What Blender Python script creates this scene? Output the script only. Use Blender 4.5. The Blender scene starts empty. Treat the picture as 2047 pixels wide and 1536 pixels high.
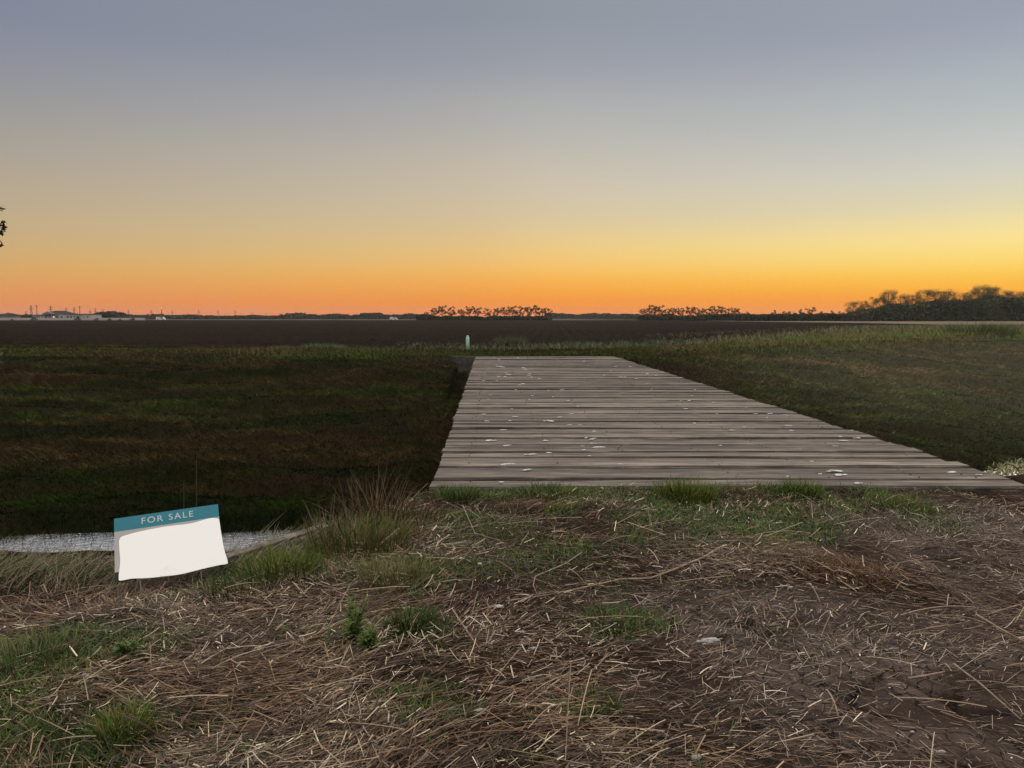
import bpy, bmesh, math, random
import numpy as np
random.seed(7)
RS = np.random.RandomState(11)
R = math.radians
scene = bpy.context.scene
col = scene.collection

# ------------------------------------------------------------------ camera
CAM_H = 1.6
PITCH = R(4.94)
cam_d = bpy.data.cameras.new("camera")
cam_d.lens = 27.05
cam_d.sensor_width = 36
cam_d.clip_end = 9000
cam = bpy.data.objects.new("camera", cam_d)
col.objects.link(cam)
cam.location = (0, 0, CAM_H)
cam.rotation_euler = (R(90) - PITCH, 0, 0)
scene.camera = cam
scene.render.resolution_x = 1024
scene.render.resolution_y = 768

# ------------------------------------------------------------------ light
def lin(c):
    c = c / 255.0
    return c / 12.92 if c <= 0.04045 else ((c + 0.055) / 1.055) ** 2.4
def srgb(r, g, b): return (lin(r), lin(g), lin(b), 1)

world = bpy.data.worlds.new("World")
scene.world = world
world.use_nodes = True
nt = world.node_tree
nt.nodes.clear()
def N(tree, typ, **kw):
    n = tree.nodes.new(typ)
    for k, v in kw.items(): setattr(n, k, v)
    return n
def math_node(tree, op, a, b=None, clamp=False):
    n = tree.nodes.new('ShaderNodeMath'); n.operation = op; n.use_clamp = clamp
    for i, v in enumerate((a, b)):
        if v is None: continue
        if isinstance(v, (int, float)): n.inputs[i].default_value = v
        else: tree.links.new(v, n.inputs[i])
    return n.outputs[0]
def ramp_node(tree, fac, stops, interp='EASE'):
    r = tree.nodes.new('ShaderNodeValToRGB')
    r.color_ramp.interpolation = interp
    e = r.color_ramp.elements
    while len(e) > 1: e.remove(e[0])
    e[0].position = stops[0][0]; e[0].color = stops[0][1]
    for p, c in stops[1:]:
        x = e.new(p); x.color = c
    tree.links.new(fac, r.inputs[0])
    return r.outputs[0]
tc = N(nt, 'ShaderNodeTexCoord')
sep = N(nt, 'ShaderNodeSeparateXYZ')
nt.links.new(tc.outputs['Generated'], sep.inputs[0])
elev = math_node(nt, 'ARCSINE', sep.outputs['Z'])                    # radians above the horizon
ed = math_node(nt, 'DIVIDE', math_node(nt, 'MULTIPLY', elev, 180 / math.pi), 90.0, clamp=True)
fe = math_node(nt, 'POWER', ed, 0.5)                                 # more stops near the horizon
def fp(deg): return math.sqrt(deg / 90.0)
def sky_col(px, rows, top):              # sky colours read down one column of the view, placed at their elevation
    st = []
    for py, c in rows:
        a = (px - 1023.5) / 1538.0; b = -(py - 768.0) / 1538.0
        v = (a, math.cos(PITCH) + b * math.sin(PITCH), -math.sin(PITCH) + b * math.cos(PITCH))
        st.append((fp(max(0, math.degrees(math.asin(v[2] / math.sqrt(sum(q * q for q in v)))))), srgb(*c)))
    st.sort()
    st = [q for q in st if q[0] < fp(23)]
    return st + [(fp(24), srgb(*top)), (fp(33), srgb(*[min(255, q + 34) for q in top])), (fp(46), (.95, .90, .83, 1)), (fp(60), (1, .96, .91, 1)), (1, (1, .96, .91, 1))]
ramp_l = sky_col(50, [(0, (124, 132, 152)), (80, (135, 139, 154)), (170, (145, 146, 153)), (240, (157, 155, 150)), (300, (166, 159, 148)), (360, (177, 164, 145)), (420, (188, 169, 140)),
    (480, (198, 170, 126)), (530, (214, 168, 102)), (570, (221, 155, 92)), (600, (228, 142, 80)), (634, (228, 122, 66))], (140, 144, 158))
ramp_c = sky_col(1030, [(0, (138, 147, 156)), (60, (146, 151, 161)), (140, (157, 160, 168)), (200, (173, 173, 172)), (270, (186, 182, 174)), (320, (197, 187, 171)), (380, (208, 194, 169)), (430, (215, 194, 157)),
    (480, (229, 199, 138)), (530, (246, 192, 104)), (560, (248, 176, 76)), (600, (248, 148, 40)), (634, (246, 122, 28))], (150, 154, 166))
ramp_r = sky_col(1950, [(0, (150, 158, 172)), (70, (160, 164, 178)), (140, (170, 178, 184)), (230, (186, 192, 192)), (300, (200, 202, 196)), (350, (213, 210, 194)), (400, (222, 214, 180)), (440, (240, 222, 165)),
    (480, (254, 228, 146)), (520, (255, 217, 112)), (555, (255, 197, 66)), (590, (254, 164, 34)), (634, (250, 128, 20))], (160, 164, 174))
back = [(0, srgb(150, 136, 126)), (fp(10), srgb(168, 152, 142)), (fp(25), srgb(178, 170, 160)), (fp(40), (.9, .85, .78, 1)), (fp(60), (1, .96, .91, 1)), (1, (1, .96, .91, 1))]
SUN_AZ = R(42)                                                       # to the right of straight ahead (clockwise from +Y)
azim = math_node(nt, 'ARCTAN2', sep.outputs['X'], sep.outputs['Y'])
def mapr(tree, v, a, b, c=0.0, d=1.0, smooth=True):
    n = tree.nodes.new('ShaderNodeMapRange'); n.interpolation_type = 'SMOOTHSTEP' if smooth else 'LINEAR'
    for i, q in zip((1, 2, 3, 4), (a, b, c, d)): n.inputs[i].default_value = q
    tree.links.new(v, n.inputs[0]); return n.outputs[0]
def mixc(tree, f, a, b, mode='MIX'):
    n = tree.nodes.new('ShaderNodeMix'); n.data_type = 'RGBA'; n.blend_type = mode
    if isinstance(f, (int, float)): n.inputs[0].default_value = f
    else: tree.links.new(f, n.inputs[0])
    for i, v in ((6, a), (7, b)):
        if isinstance(v, tuple): n.inputs[i].default_value = v if len(v) == 4 else (*v, 1)
        else: tree.links.new(v, n.inputs[i])
    return n.outputs[2]
rl, rc, rr_ = [ramp_node(nt, fe, q, 'B_SPLINE') for q in (ramp_l, ramp_c, ramp_r)]
rb = ramp_node(nt, fe, back, 'B_SPLINE')
front = mixc(nt, mapr(nt, azim, R(-36), R(3), smooth=False), rl, rc)
front = mixc(nt, mapr(nt, azim, R(-3), R(32), smooth=False), front, rr_)
f_b = mapr(nt, math_node(nt, 'ABSOLUTE', math_node(nt, 'SUBTRACT', azim, R(20))), R(65), R(130))
sky = mixc(nt, f_b, front, rb)
bg = N(nt, 'ShaderNodeBackground')
bg.inputs[1].default_value = 1.0
nt.links.new(sky, bg.inputs[0])
nt.links.new(mapr(nt, elev, R(27), R(62), 1.0, 1.9), bg.inputs[1])   # added boost: unseen sky overhead brightened to light the ground
out = N(nt, 'ShaderNodeOutputWorld')
nt.links.new(bg.outputs[0], out.inputs[0])

# the last afterglow of the set sun, low on the right
sd = bpy.data.lights.new("afterglow_sun", 'SUN')
sd.energy = 0.35
sd.angle = R(25)
sd.color = (1.0, 0.72, 0.45)
so = bpy.data.objects.new("afterglow_sun", sd)
col.objects.link(so)
so.rotation_euler = (R(90 - 9), 0, -SUN_AZ + math.pi)   # shines from the sun's azimuth
scene.view_settings.view_transform = 'Standard'
scene.view_settings.look = 'None'
scene.view_settings.exposure = 0
scene.view_settings.gamma = 1
scene.cycles.max_bounces = 5
scene.cycles.diffuse_bounces = 3

HAZE = .00012
# ------------------------------------------------------------------ helpers
FPX = 1538.0
def ray(px, py):
    a = (px - 1023.5) / FPX; b = -(py - 768.0) / FPX
    return np.array([a, math.cos(PITCH) + b * math.sin(PITCH), -math.sin(PITCH) + b * math.cos(PITCH)])
def G(px, py, z=0.0):                  # point of the plane at height z
    d = ray(px, py); t = (z - CAM_H) / d[2]
    return np.array([d[0] * t, d[1] * t, z])
def W(px, py, Y):                      # point on the upright plane y = Y
    d = ray(px, py); t = Y / d[1]
    return np.array([d[0] * t, Y, CAM_H + d[2] * t])

TAB = RS.rand(4, 256, 256)
def vnoise(x, y, s=1.0, k=0):
    x = np.asarray(x, float) / s + 1000.3; y = np.asarray(y, float) / s + 1000.7
    xi = np.floor(x).astype(int); yi = np.floor(y).astype(int)
    fx = x - xi; fy = y - yi
    fx = fx * fx * (3 - 2 * fx); fy = fy * fy * (3 - 2 * fy)
    T = TAB[k]
    a = T[xi & 255, yi & 255]; b = T[(xi + 1) & 255, yi & 255]; c = T[xi & 255, (yi + 1) & 255]; d = T[(xi + 1) & 255, (yi + 1) & 255]
    return (a * (1 - fx) + b * fx) * (1 - fy) + (c * (1 - fx) + d * fx) * fy
def fbm(x, y, s=1.0, k=0, o=4):
    r = 0; w = 1; t = 0
    for i in range(o):
        r = r + w * vnoise(x, y, s, (k + i) % 4); t += w; w *= .5; s *= .5
    return r / t
def sstep(a, b, v):
    t = np.clip((np.asarray(v, float) - a) / (b - a), 0, 1); return t * t * (3 - 2 * t)
def voro_edge(x, y, s, seed):
    x = np.asarray(x) / s; y = np.asarray(y) / s
    rs = np.random.RandomState(seed); T = rs.rand(128, 128, 2) * .84 + .08
    xi = np.floor(x).astype(int); yi = np.floor(y).astype(int)
    d1 = np.full(x.shape, 9.); d2 = np.full(x.shape, 9.)
    for i in (-1, 0, 1):
        for j in (-1, 0, 1):
            p = T[(xi + i) & 127, (yi + j) & 127]
            d = np.hypot(xi + i + p[..., 0] - x, yi + j + p[..., 1] - y)
            m = d < d1
            d2 = np.where(m, d1, np.minimum(d2, d)); d1 = np.where(m, d, d1)
    return (d2 - d1) * s * .5

def tag(o, label=None, cat=None, group=None, kind=None):
    if label: o['label'] = label
    if cat: o['category'] = cat
    if group: o['group'] = group
    if kind: o['kind'] = kind
    return o
def empty(name, loc=(0, 0, 0), rz=0.0):
    o = bpy.data.objects.new(name, None); col.objects.link(o)
    o.location = loc; o.rotation_euler = (0, 0, rz); o.empty_display_size = .1
    return o
def npmesh(name, V, F, mat, cols=None, parent=None, smooth=False, attr='Col'):
    """V (n,3) float, F (m,k) int: k = 3 or 4"""
    V = np.ascontiguousarray(V, np.float32); F = np.ascontiguousarray(F, np.int32)
    me = bpy.data.meshes.new(name)
    m, k = F.shape
    me.vertices.add(len(V)); me.vertices.foreach_set('co', V.ravel())
    me.loops.add(m * k); me.loops.foreach_set('vertex_index', F.ravel())
    me.polygons.add(m)
    me.polygons.foreach_set('loop_start', np.arange(0, m * k, k, dtype=np.int32))
    me.polygons.foreach_set('loop_total', np.full(m, k, np.int32))
    me.polygons.foreach_set('use_smooth', np.full(m, smooth))
    me.update(calc_edges=True)
    if cols is not None:
        a = me.color_attributes.new(attr, 'FLOAT_COLOR', 'POINT')
        c = np.ones((len(V), 4), np.float32); c[:, :3] = cols
        a.data.foreach_set('color', c.ravel())
    me.materials.append(mat)
    o = bpy.data.objects.new(name, me); col.objects.link(o)
    if parent: o.parent = parent
    return o
def bmobj(name, bm, mat, parent=None, smooth=False):
    me = bpy.data.meshes.new(name)
    bmesh.ops.recalc_face_normals(bm, faces=bm.faces)
    bm.to_mesh(me); bm.free()
    for p in me.polygons: p.use_smooth = smooth
    me.materials.append(mat)
    o = bpy.data.objects.new(name, me); col.objects.link(o)
    if parent: o.parent = parent
    return o
def add_box(bm, x0, x1, y0, y1, z0, z1, bev=0.0):
    vs = [bm.verts.new((x, y, z)) for z in (z0, z1) for y in (y0, y1) for x in (x0, x1)]
    fs = [(0, 2, 3, 1), (4, 5, 7, 6), (0, 1, 5, 4), (2, 6, 7, 3), (0, 4, 6, 2), (1, 3, 7, 5)]
    faces = [bm.faces.new([vs[i] for i in f]) for f in fs]
    if bev:
        es = {e for f in faces for e in f.edges}
        bmesh.ops.bevel(bm, geom=list(es), offset=bev, segments=1, affect='EDGES')
def add_prism(bm, pts, y0, y1):            # outline in xz, extruded along y
    a = [bm.verts.new((x, y0, z)) for x, z in pts]; b = [bm.verts.new((x, y1, z)) for x, z in pts]
    bm.faces.new(a); bm.faces.new(b[::-1])
    n = len(pts)
    for i in range(n): bm.faces.new((a[i], b[i], b[(i + 1) % n], a[(i + 1) % n]))
def add_tube(bm, pts, radii, seg=6, cap=True):
    rings = []
    for i, p in enumerate(pts):
        p = np.array(p, float)
        t = np.array(pts[min(i + 1, len(pts) - 1)], float) - np.array(pts[max(i - 1, 0)], float)
        t /= (np.linalg.norm(t) + 1e-9)
        u = np.cross(t, (0, 0, 1.0)) if abs(t[2]) < .9 else np.cross(t, (0, 1.0, 0))
        u /= np.linalg.norm(u); v = np.cross(t, u)
        r = radii[i] if hasattr(radii, '__len__') else radii
        rings.append([bm.verts.new(p + r * (u * math.cos(2 * math.pi * k / seg) + v * math.sin(2 * math.pi * k / seg))) for k in range(seg)])
    for a, b in zip(rings, rings[1:]):
        for k in range(seg): bm.faces.new((a[k], a[(k + 1) % seg], b[(k + 1) % seg], b[k]))
    if cap: bm.faces.new(rings[0][::-1]); bm.faces.new(rings[-1])

# ------------------------------------------------------------------ materials
def newmat(name):
    m = bpy.data.materials.new(name); m.use_nodes = True
    t = m.node_tree; b = t.nodes['Principled BSDF']
    return m, t, b
def noise(t, vec, scale, detail=4, rough=.55):
    n = t.nodes.new('ShaderNodeTexNoise'); n.inputs['Scale'].default_value = scale
    n.inputs['Detail'].default_value = detail; n.inputs['Roughness'].default_value = rough
    if vec is not None: t.links.new(vec, n.inputs['Vector'])
    return n.outputs['Fac']
def objco(t): return t.nodes.new('ShaderNodeTexCoord').outputs['Object']
def mapping(t, vec, sc, loc=(0, 0, 0), rz=0):
    n = t.nodes.new('ShaderNodeMapping'); n.inputs['Scale'].default_value = sc; n.inputs['Location'].default_value = loc
    n.inputs['Rotation'].default_value = (0, 0, rz)
    t.links.new(vec, n.inputs[0]); return n.outputs[0]
def bump(t, h, dist, strength=1.0, normal=None):
    n = t.nodes.new('ShaderNodeBump'); n.inputs['Distance'].default_value = dist; n.inputs['Strength'].default_value = strength
    t.links.new(h, n.inputs['Height'])
    if normal is not None: t.links.new(normal, n.inputs['Normal'])
    return n.outputs[0]
def flatmat(name, c, rough=.8, var=.25, scale=3.0, spec=.3, metal=0.0):
    m, t, b = newmat(name)
    f = noise(t, objco(t), scale, 5)
    dark = tuple(x * (1 - var) for x in c); lite = tuple(min(1, x * (1 + var)) for x in c)
    t.links.new(mixc(t, mapr(t, f, .3, .7), dark, lite), b.inputs['Base Color'])
    b.inputs['Roughness'].default_value = rough; b.inputs['Specular IOR Level'].default_value = spec; b.inputs['Metallic'].default_value = metal
    return m
def attrmat(name, rough=.7, spec=.25, transl=0.0):
    m, t, b = newmat(name)
    a = t.nodes.new('ShaderNodeAttribute'); a.attribute_name = 'Col'
    t.links.new(a.outputs['Color'], b.inputs['Base Color'])
    b.inputs['Roughness'].default_value = rough; b.inputs['Specular IOR Level'].default_value = spec
    return m
M_BLADE = attrmat('grass_blades', .65, .2)
M_TURF = attrmat('turf_blades', 1.0, .02)
M_STRAW = attrmat('dry_straw', .55, .3)
M_CROWN = attrmat('tree_foliage', .8, .1)
M_BARK = flatmat('bark', (.07, .055, .045), .9)

# ground
def ground_material():
    m, t, b = newmat('ground_soil_and_grass')
    co = objco(t)
    a = t.nodes.new('ShaderNodeAttribute'); a.attribute_name = 'Zone'
    s = t.nodes.new('ShaderNodeSeparateColor'); t.links.new(a.outputs['Color'], s.inputs[0])
    clay, green, bank = s.outputs
    n1 = noise(t, co, 2.2, 6); n2 = noise(t, co, 14, 6, .65); n3 = noise(t, co, 90, 4)
    soil = mixc(t, mapr(t, n2, .3, .7), (.010, .006, .004), (.040, .025, .017))
    cl = mixc(t, mapr(t, n1, .35, .65), (.036, .024, .019), (.105, .078, .066))
    cl = mixc(t, mapr(t, n2, .52, .75, 0, .6), cl, (.04, .028, .022))
    c = mixc(t, clay, soil, cl)
    gr = mixc(t, mapr(t, n2, .35, .65), (.024, .032, .010), (.062, .060, .024))
    c = mixc(t, math_node(t, 'MULTIPLY', green, .7), c, gr)
    n4 = noise(t, mapping(t, co, (.25, 1.0, 1)), .9, 5)
    bk = mixc(t, mapr(t, n4, .38, .62), (.007, .010, .002), (.018, .012, .006))
    sx_ = t.nodes.new('ShaderNodeSeparateXYZ'); t.links.new(co, sx_.inputs[0])
    bk = mixc(t, math_node(t, 'MULTIPLY', mapr(t, sx_.outputs[0], 4, 16), mapr(t, sx_.outputs[1], 22, 32, .15, 1)), bk, (.05, .047, .028))  # glare veil on the right slope painted as a paler ground colour
    c = mixc(t, bank, c, bk)
    c = mixc(t, mapr(t, n3, .55, .8, 0, .35), c, (.15, .125, .11))
    # small cracks of the dried clay, their depth shade painted into the colour
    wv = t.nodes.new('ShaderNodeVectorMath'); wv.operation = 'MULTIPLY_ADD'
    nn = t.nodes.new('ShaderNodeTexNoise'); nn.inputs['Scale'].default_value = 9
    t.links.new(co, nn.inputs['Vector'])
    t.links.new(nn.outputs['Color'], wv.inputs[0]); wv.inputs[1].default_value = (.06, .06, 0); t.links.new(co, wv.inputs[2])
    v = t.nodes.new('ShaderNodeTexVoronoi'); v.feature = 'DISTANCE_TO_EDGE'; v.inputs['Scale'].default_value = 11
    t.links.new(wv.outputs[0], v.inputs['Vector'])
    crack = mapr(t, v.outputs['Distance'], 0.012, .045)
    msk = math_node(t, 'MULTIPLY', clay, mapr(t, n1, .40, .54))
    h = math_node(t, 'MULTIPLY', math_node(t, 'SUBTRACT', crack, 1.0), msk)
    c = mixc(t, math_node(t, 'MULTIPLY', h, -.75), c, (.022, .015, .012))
    h = math_node(t, 'ADD', math_node(t, 'MULTIPLY', h, .010), math_node(t, 'MULTIPLY', n2, .02))
    h = math_node(t, 'ADD', h, math_node(t, 'MULTIPLY', n3, .006))
    t.links.new(bump(t, h, 1.0), b.inputs['Normal'])
    t.links.new(c, b.inputs['Base Color'])
    b.inputs['Roughness'].default_value = 1; b.inputs['Specular IOR Level'].default_value = .04
    return m
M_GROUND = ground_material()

# ------------------------------------------------------------------ terrain
WATER_Z = -2.8
BR_L = lambda y: -0.55 - 0.0302 * y
BR_R = lambda y: 5.16 - 0.0302 * y
BR_Y0, BR_Y1 = 7.22, 31.75
def crestN(x): return np.interp(x, [-60, -3.2, -2.4, -1.9, -1.35, -1.0, -.72, 0, 5, 9, 60], [4.2, 4.9, 4.8, 5.0, 5.5, 6.4, 7.15, 7.5, 7.6, 8.2, 20])
def yn(x): return 11.4 + .1 * np.asarray(x) + .012 * np.clip(x, 0, 25) ** 2
def yf(x): return 14.9 + .12 * np.asarray(x) + .020 * np.clip(x, 0, 25) ** 2
def crestF(x): return np.interp(x, [-60, -8, -3, 5, 12, 24, 80], [37, 34.5, 33, 33, 38, 47, 70])
def topF(x): return np.interp(x, [-60, -5, 0, 6, 12, 22, 34, 80], [.12, .03, 0, 0.0, .10, .28, .55, .62])
def height(x, y):
    x = np.asarray(x, float); y = np.asarray(y, float)
    cn, a, b_, cf = crestN(x), yn(x), yf(x), crestF(x)
    tf = topF(x)
    relief = (fbm(x, y, 1.3, 0) - .5) * .09 + (fbm(x, y, .3, 2) - .5) * .05 + (vnoise(x, y, .09, 3) - .5) * .012
    z = relief * sstep(60, 25, np.hypot(x, y - 5))
    inbr = sstep(BR_L(y) - .25, BR_L(y) - .02, x) * sstep(BR_R(y) + .25, BR_R(y) + .02, x)
    z = np.where(y < 8.5, z - .16 * inbr * sstep(7.14, 7.24, y) - .015 * sstep(6.2, 7, y), z)
    z = z - .10 * sstep(-.6, -2.6, x) * sstep(3.6, 4.8, y) * (y < cn + 1)
    for (xa, ya, xb, yb) in ((3.0, 6.9, 2.6, 3.6), (4.3, 6.9, 3.9, 4.2)):
        u = np.clip((y - ya) / (yb - ya), 0, 1); dx = x - (xa + (xb - xa) * u)
        z = z - .035 * np.exp(-(dx / .13) ** 2) * (y < 7.1) * (y > 3) * (.5 + vnoise(x, y, .5, 2)) + .012 * np.exp(-((np.abs(dx) - .24) / .08) ** 2) * (y < 7) * (y > 3)
    bed = -3.15
    t = sstep(0, 1, (y - cn) / (a - cn))
    near = z + (bed - z) * t
    q = np.clip((y - b_) / (cf - b_), 0, 1)
    lumps = (fbm(x * .3, y, 1.1, 1) - .5) * .8 * sstep(0, .12, q) * sstep(1.0, .8, q) + (fbm(x, y, .5, 3) - .5) * .12
    prof = q ** .92
    far = bed + (tf - bed) * prof + lumps * sstep(.0, .1, q)
    # abutment step behind the bridge's far end
    step = sstep(-2.35, -2.2, x) * (x < 5.2)
    far = far - .45 * step * sstep(22, 30, y) * (y < 31.85)
    z = np.where(y > cn, near, z)
    z = np.where(y > a, bed, z)
    z = np.where(y > b_, far, z)
    beyond = tf * sstep(90, 55, y - .6 * np.clip(x, 0, 60)) + (fbm(x, y, 2, 1) - .5) * .1 * sstep(80, 40, y)
    z = np.where(y > cf, beyond, z)
    return z

def ell(x, y, px, py, rx, ry, soft=.5):      # a soft ellipse on the ground, given by its place in the foreground
    c = G(px, py); ex = abs(G(px + rx, py)[0] - c[0]); ey = .5 * abs(G(px, py - ry)[1] - G(px, py + ry)[1])
    d = np.hypot((x - c[0]) / ex, (y - c[1]) / ey)
    return sstep(1.0 + soft, 1.0 - soft, d)
def claymask(x, y):
    w = (fbm(x, y, .5, 3) - .5) * .25
    m = ell(x + w, y + w, 1900, 1380, 420, 170) + ell(x + w, y, 1480, 1235, 260, 75) + ell(x, y + w, 1960, 1080, 230, 95) + ell(x, y, 1330, 1370, 90, 40) * .5 \
        + ell(x, y, 1650, 1300, 200, 60) * .8
    return np.clip(m, 0, 1) * (y < 7.3)
GREENS = [(1370, 995, 100, 16, 1.0), (1460, 1040, 190, 45, .75), (1600, 985, 70, 14, .9), (1690, 1000, 60, 16, .5), (1810, 1010, 60, 18, .7), (1140, 990, 260, 9, .9), (1250, 1005, 160, 14, .6),
          (1350, 1080, 120, 30, .5), (1230, 1250, 90, 30, .6), (880, 1060, 170, 35, .7), (760, 1120, 160, 40, .7), (820, 1150, 110, 35, .7), (540, 1125, 110, 35, .8),
          (60, 1330, 150, 90, .95), (150, 1450, 230, 80, .85), (420, 1440, 90, 40, .5), (200, 1290, 150, 30, .5), (960, 1110, 120, 40, .5), (400, 1170, 120, 30, .4), (300, 1290, 80, 26, .8), (600, 1275, 50, 16, .5), (700, 1290, 60, 40, .8), (830, 1260, 70, 24, .8), (720, 1060, 110, 40, .9),
          (1190, 1418, 60, 16, .9), (840, 1420, 110, 30, .5), (480, 1490, 130, 40, .5), (1120, 1022, 36, 14, .8), (250, 1440, 60, 40, .6), (1050, 1110, 150, 30, .35), (40, 1110, 130, 16, .7),
          (1860, 1050, 60, 20, .35)]
def greenmask(x, y):
    w = (fbm(x, y, .3, 1) - .5) * .3
    m = 0
    for (px, py, rx, ry, s) in GREENS: m = np.maximum(m, s * ell(x + w, y + w, px, py, rx, ry, .45))
    return m * (y < 7.6)
def bankmask(x, y): return sstep(1.0, -1.0, y - crestF(x)) * sstep(-.1, .5, y - crestN(x)) * sstep(7.0, 7.4, np.maximum(y, np.where(np.asarray(x) < -.8, 9, y)))

def axis(parts):
    o = []
    for a, b, s in parts: o.append(np.arange(a, b - 1e-6, s))
    return np.concatenate(o)
def grow(a, s, k, end):
    o = [a]
    while o[-1] < end: o.append(o[-1] + s); s *= k
    return np.array(o)
xs = np.concatenate([-grow(4.5, .06, 1.055, 2400)[::-1][:-1], axis([(-4.5, .25, .03), (.25, 3.1, .0085), (3.1, 6, .03)]), grow(6, .06, 1.055, 2400)])
ys = np.concatenate([-grow(0, 1, 1.3, 300)[::-1], axis([(.5, 2.3, .2), (2.3, 4.3, .0085), (4.3, 7.8, .03), (7.8, 46, .15)]), grow(46, .2, 1.06, 2400)])
X, Y = np.meshgrid(xs, ys)
Z = height(X, Y)
cm = claymask(X, Y)
wob = (fbm(X, Y, .12, 2) - .5) * .07; wob2 = (fbm(X, Y, .12, 0) - .5) * .07
crm = np.clip(ell(X, Y, 1930, 1440, 330, 120) + ell(X, Y, 1480, 1255, 170, 55) + ell(X, Y, 1980, 1130, 120, 60), 0, 1)
e1 = voro_edge(X + wob, Y + wob2, .27, 5)
lowx = vnoise(X, Y, .45, 1)
Z = Z - .07 * cm * crm * sstep(.017, .005, e1) * sstep(.18, .32, lowx) * (Y < 6)
plate = vnoise(np.floor((X + wob) / .2), np.floor((Y + wob2) / .2), 1.0, 3)
Zone = np.stack([cm, np.maximum(greenmask(X, Y), sstep(-1, 1, Y - crestF(X))), bankmask(X, Y)], -1).reshape(-1, 3)
nx, ny = len(xs), len(ys)
idx = np.arange(nx * ny).reshape(ny, nx)
F = np.stack([idx[:-1, :-1], idx[:-1, 1:], idx[1:, 1:], idx[1:, :-1]], -1).reshape(-1, 4)
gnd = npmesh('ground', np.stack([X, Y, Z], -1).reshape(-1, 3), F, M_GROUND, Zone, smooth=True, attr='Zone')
tag(gnd, kind='structure')
print('ground', nx, ny)

# water
def water():
    m, t, b = newmat('ditch_water')
    b.inputs['Base Color'].default_value = (.30, .29, .27, 1); b.inputs['Roughness'].default_value = .06
    b.inputs['IOR'].default_value = 1.33; b.inputs['Metallic'].default_value = .85
    b.inputs['Base Color'].default_value = (.93, .93, .94, 1)
    n = noise(t, mapping(t, objco(t), (1, 1.5, 1)), 5, 4)
    t.links.new(bump(t, n, .04, .6), b.inputs['Normal'])
    x = np.linspace(-60, 60, 121)
    V = []
    for q in x: V += [(q, yn(q) - 1.6, WATER_Z), (q, yf(q) + 1.6, WATER_Z)]
    F = [(2 * i, 2 * i + 2, 2 * i + 3, 2 * i + 1) for i in range(120)]
    tag(npmesh('water', np.array(V), np.array(F), m), kind='structure')
water()

# ploughed field: furrow ridges running away from the bridge
def field():
    m, t, b = newmat('ploughed_soil')
    co = objco(t)
    n1 = noise(t, co, .05, 5); n2 = noise(t, co, 3.0, 6, .7); n3 = noise(t, co, 9, 3)
    c = mixc(t, mapr(t, n1, .35, .65), (.005, .0032, .002), (.010, .006, .004))
    c = mixc(t, mapr(t, n2, .4, .7), c, (.024, .0145, .009))
    c = mixc(t, mapr(t, n3, .70, .76), c, (.12, .10, .09))
    t.links.new(c, b.inputs['Base Color']); b.inputs['Roughness'].default_value = 1; b.inputs['Specular IOR Level'].default_value = .05
    t.links.new(bump(t, n2, .12, 1.0), b.inputs['Normal'])
    th = R(3.05)
    du = np.array([math.cos(th), -math.sin(th)]); dv = np.array([math.sin(th), math.cos(th)])
    us = np.concatenate([np.arange(-480, -60, .5), np.arange(-60, 30, .16), np.arange(30, 78, .25)])
    near = lambda u: np.interp(u, [-500, -20, -6, -3, 4, 10, 25, 50, 80], [43, 39.5, 38.5, 42, 45, 52, 74, 115, 160])
    far = lambda u: np.interp(u, [-500, 0, 50, 62, 80], [440, 425, 400, 330, 180])
    tt = np.concatenate([np.linspace(0, .02, 40)[:-1], np.linspace(.02, .12, 110)[:-1], np.linspace(.12, 1, 120)])
    U, T_ = np.meshgrid(us, tt)
    V_ = near(U) + (far(U) - near(U)) * T_
    V_ += (vnoise(U, V_, 2.0, 2) - .5) * 1.2 * (T_ < .01)
    ridge = .5 + .5 * np.cos(2 * np.pi * U / .98)
    edge = sstep(0, .006, T_)
    Zf = height(U * du[0] + V_ * dv[0], U * du[1] + V_ * dv[1]) + .02 + edge * (.13 * ridge + .07 * vnoise(U, V_, .35, 1) + .06 * vnoise(U, V_, 1.1, 0))
    P = np.stack([U * du[0] + V_ * dv[0], U * du[1] + V_ * dv[1], Zf], -1).reshape(-1, 3)
    ny_, nx_ = U.shape
    i = np.arange(nx_ * ny_).reshape(ny_, nx_)
    F = np.stack([i[:-1, :-1], i[:-1, 1:], i[1:, 1:], i[1:, :-1]], -1).reshape(-1, 4)
    tag(npmesh('ploughed_field', P, F, m, smooth=False), kind='structure')
field()
def flat_sheet(name, pts, z, mat):
    bm = bmesh.new(); bm.faces.new([bm.verts.new((x, y, z)) for x, y in pts])
    return tag(bmobj(name, bm, mat), kind='structure')
M_STUBBLE = flatmat('pale_stubble', (.12, .083, .048), .95, .3, .05)
flat_sheet('stubble_field', [(95, 125), (330, 150), (420, 300), (420, 440), (62, 440), (64, 405), (82, 330), (95, 182)], .06, M_STUBBLE)
M_PAST = flatmat('far_pasture_grass', (.055, .055, .028), .95, .3, .02)
flat_sheet('pasture', [(-520, 446), (58, 430), (60, 1400), (-1400, 1400)], .05, M_PAST)

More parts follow.
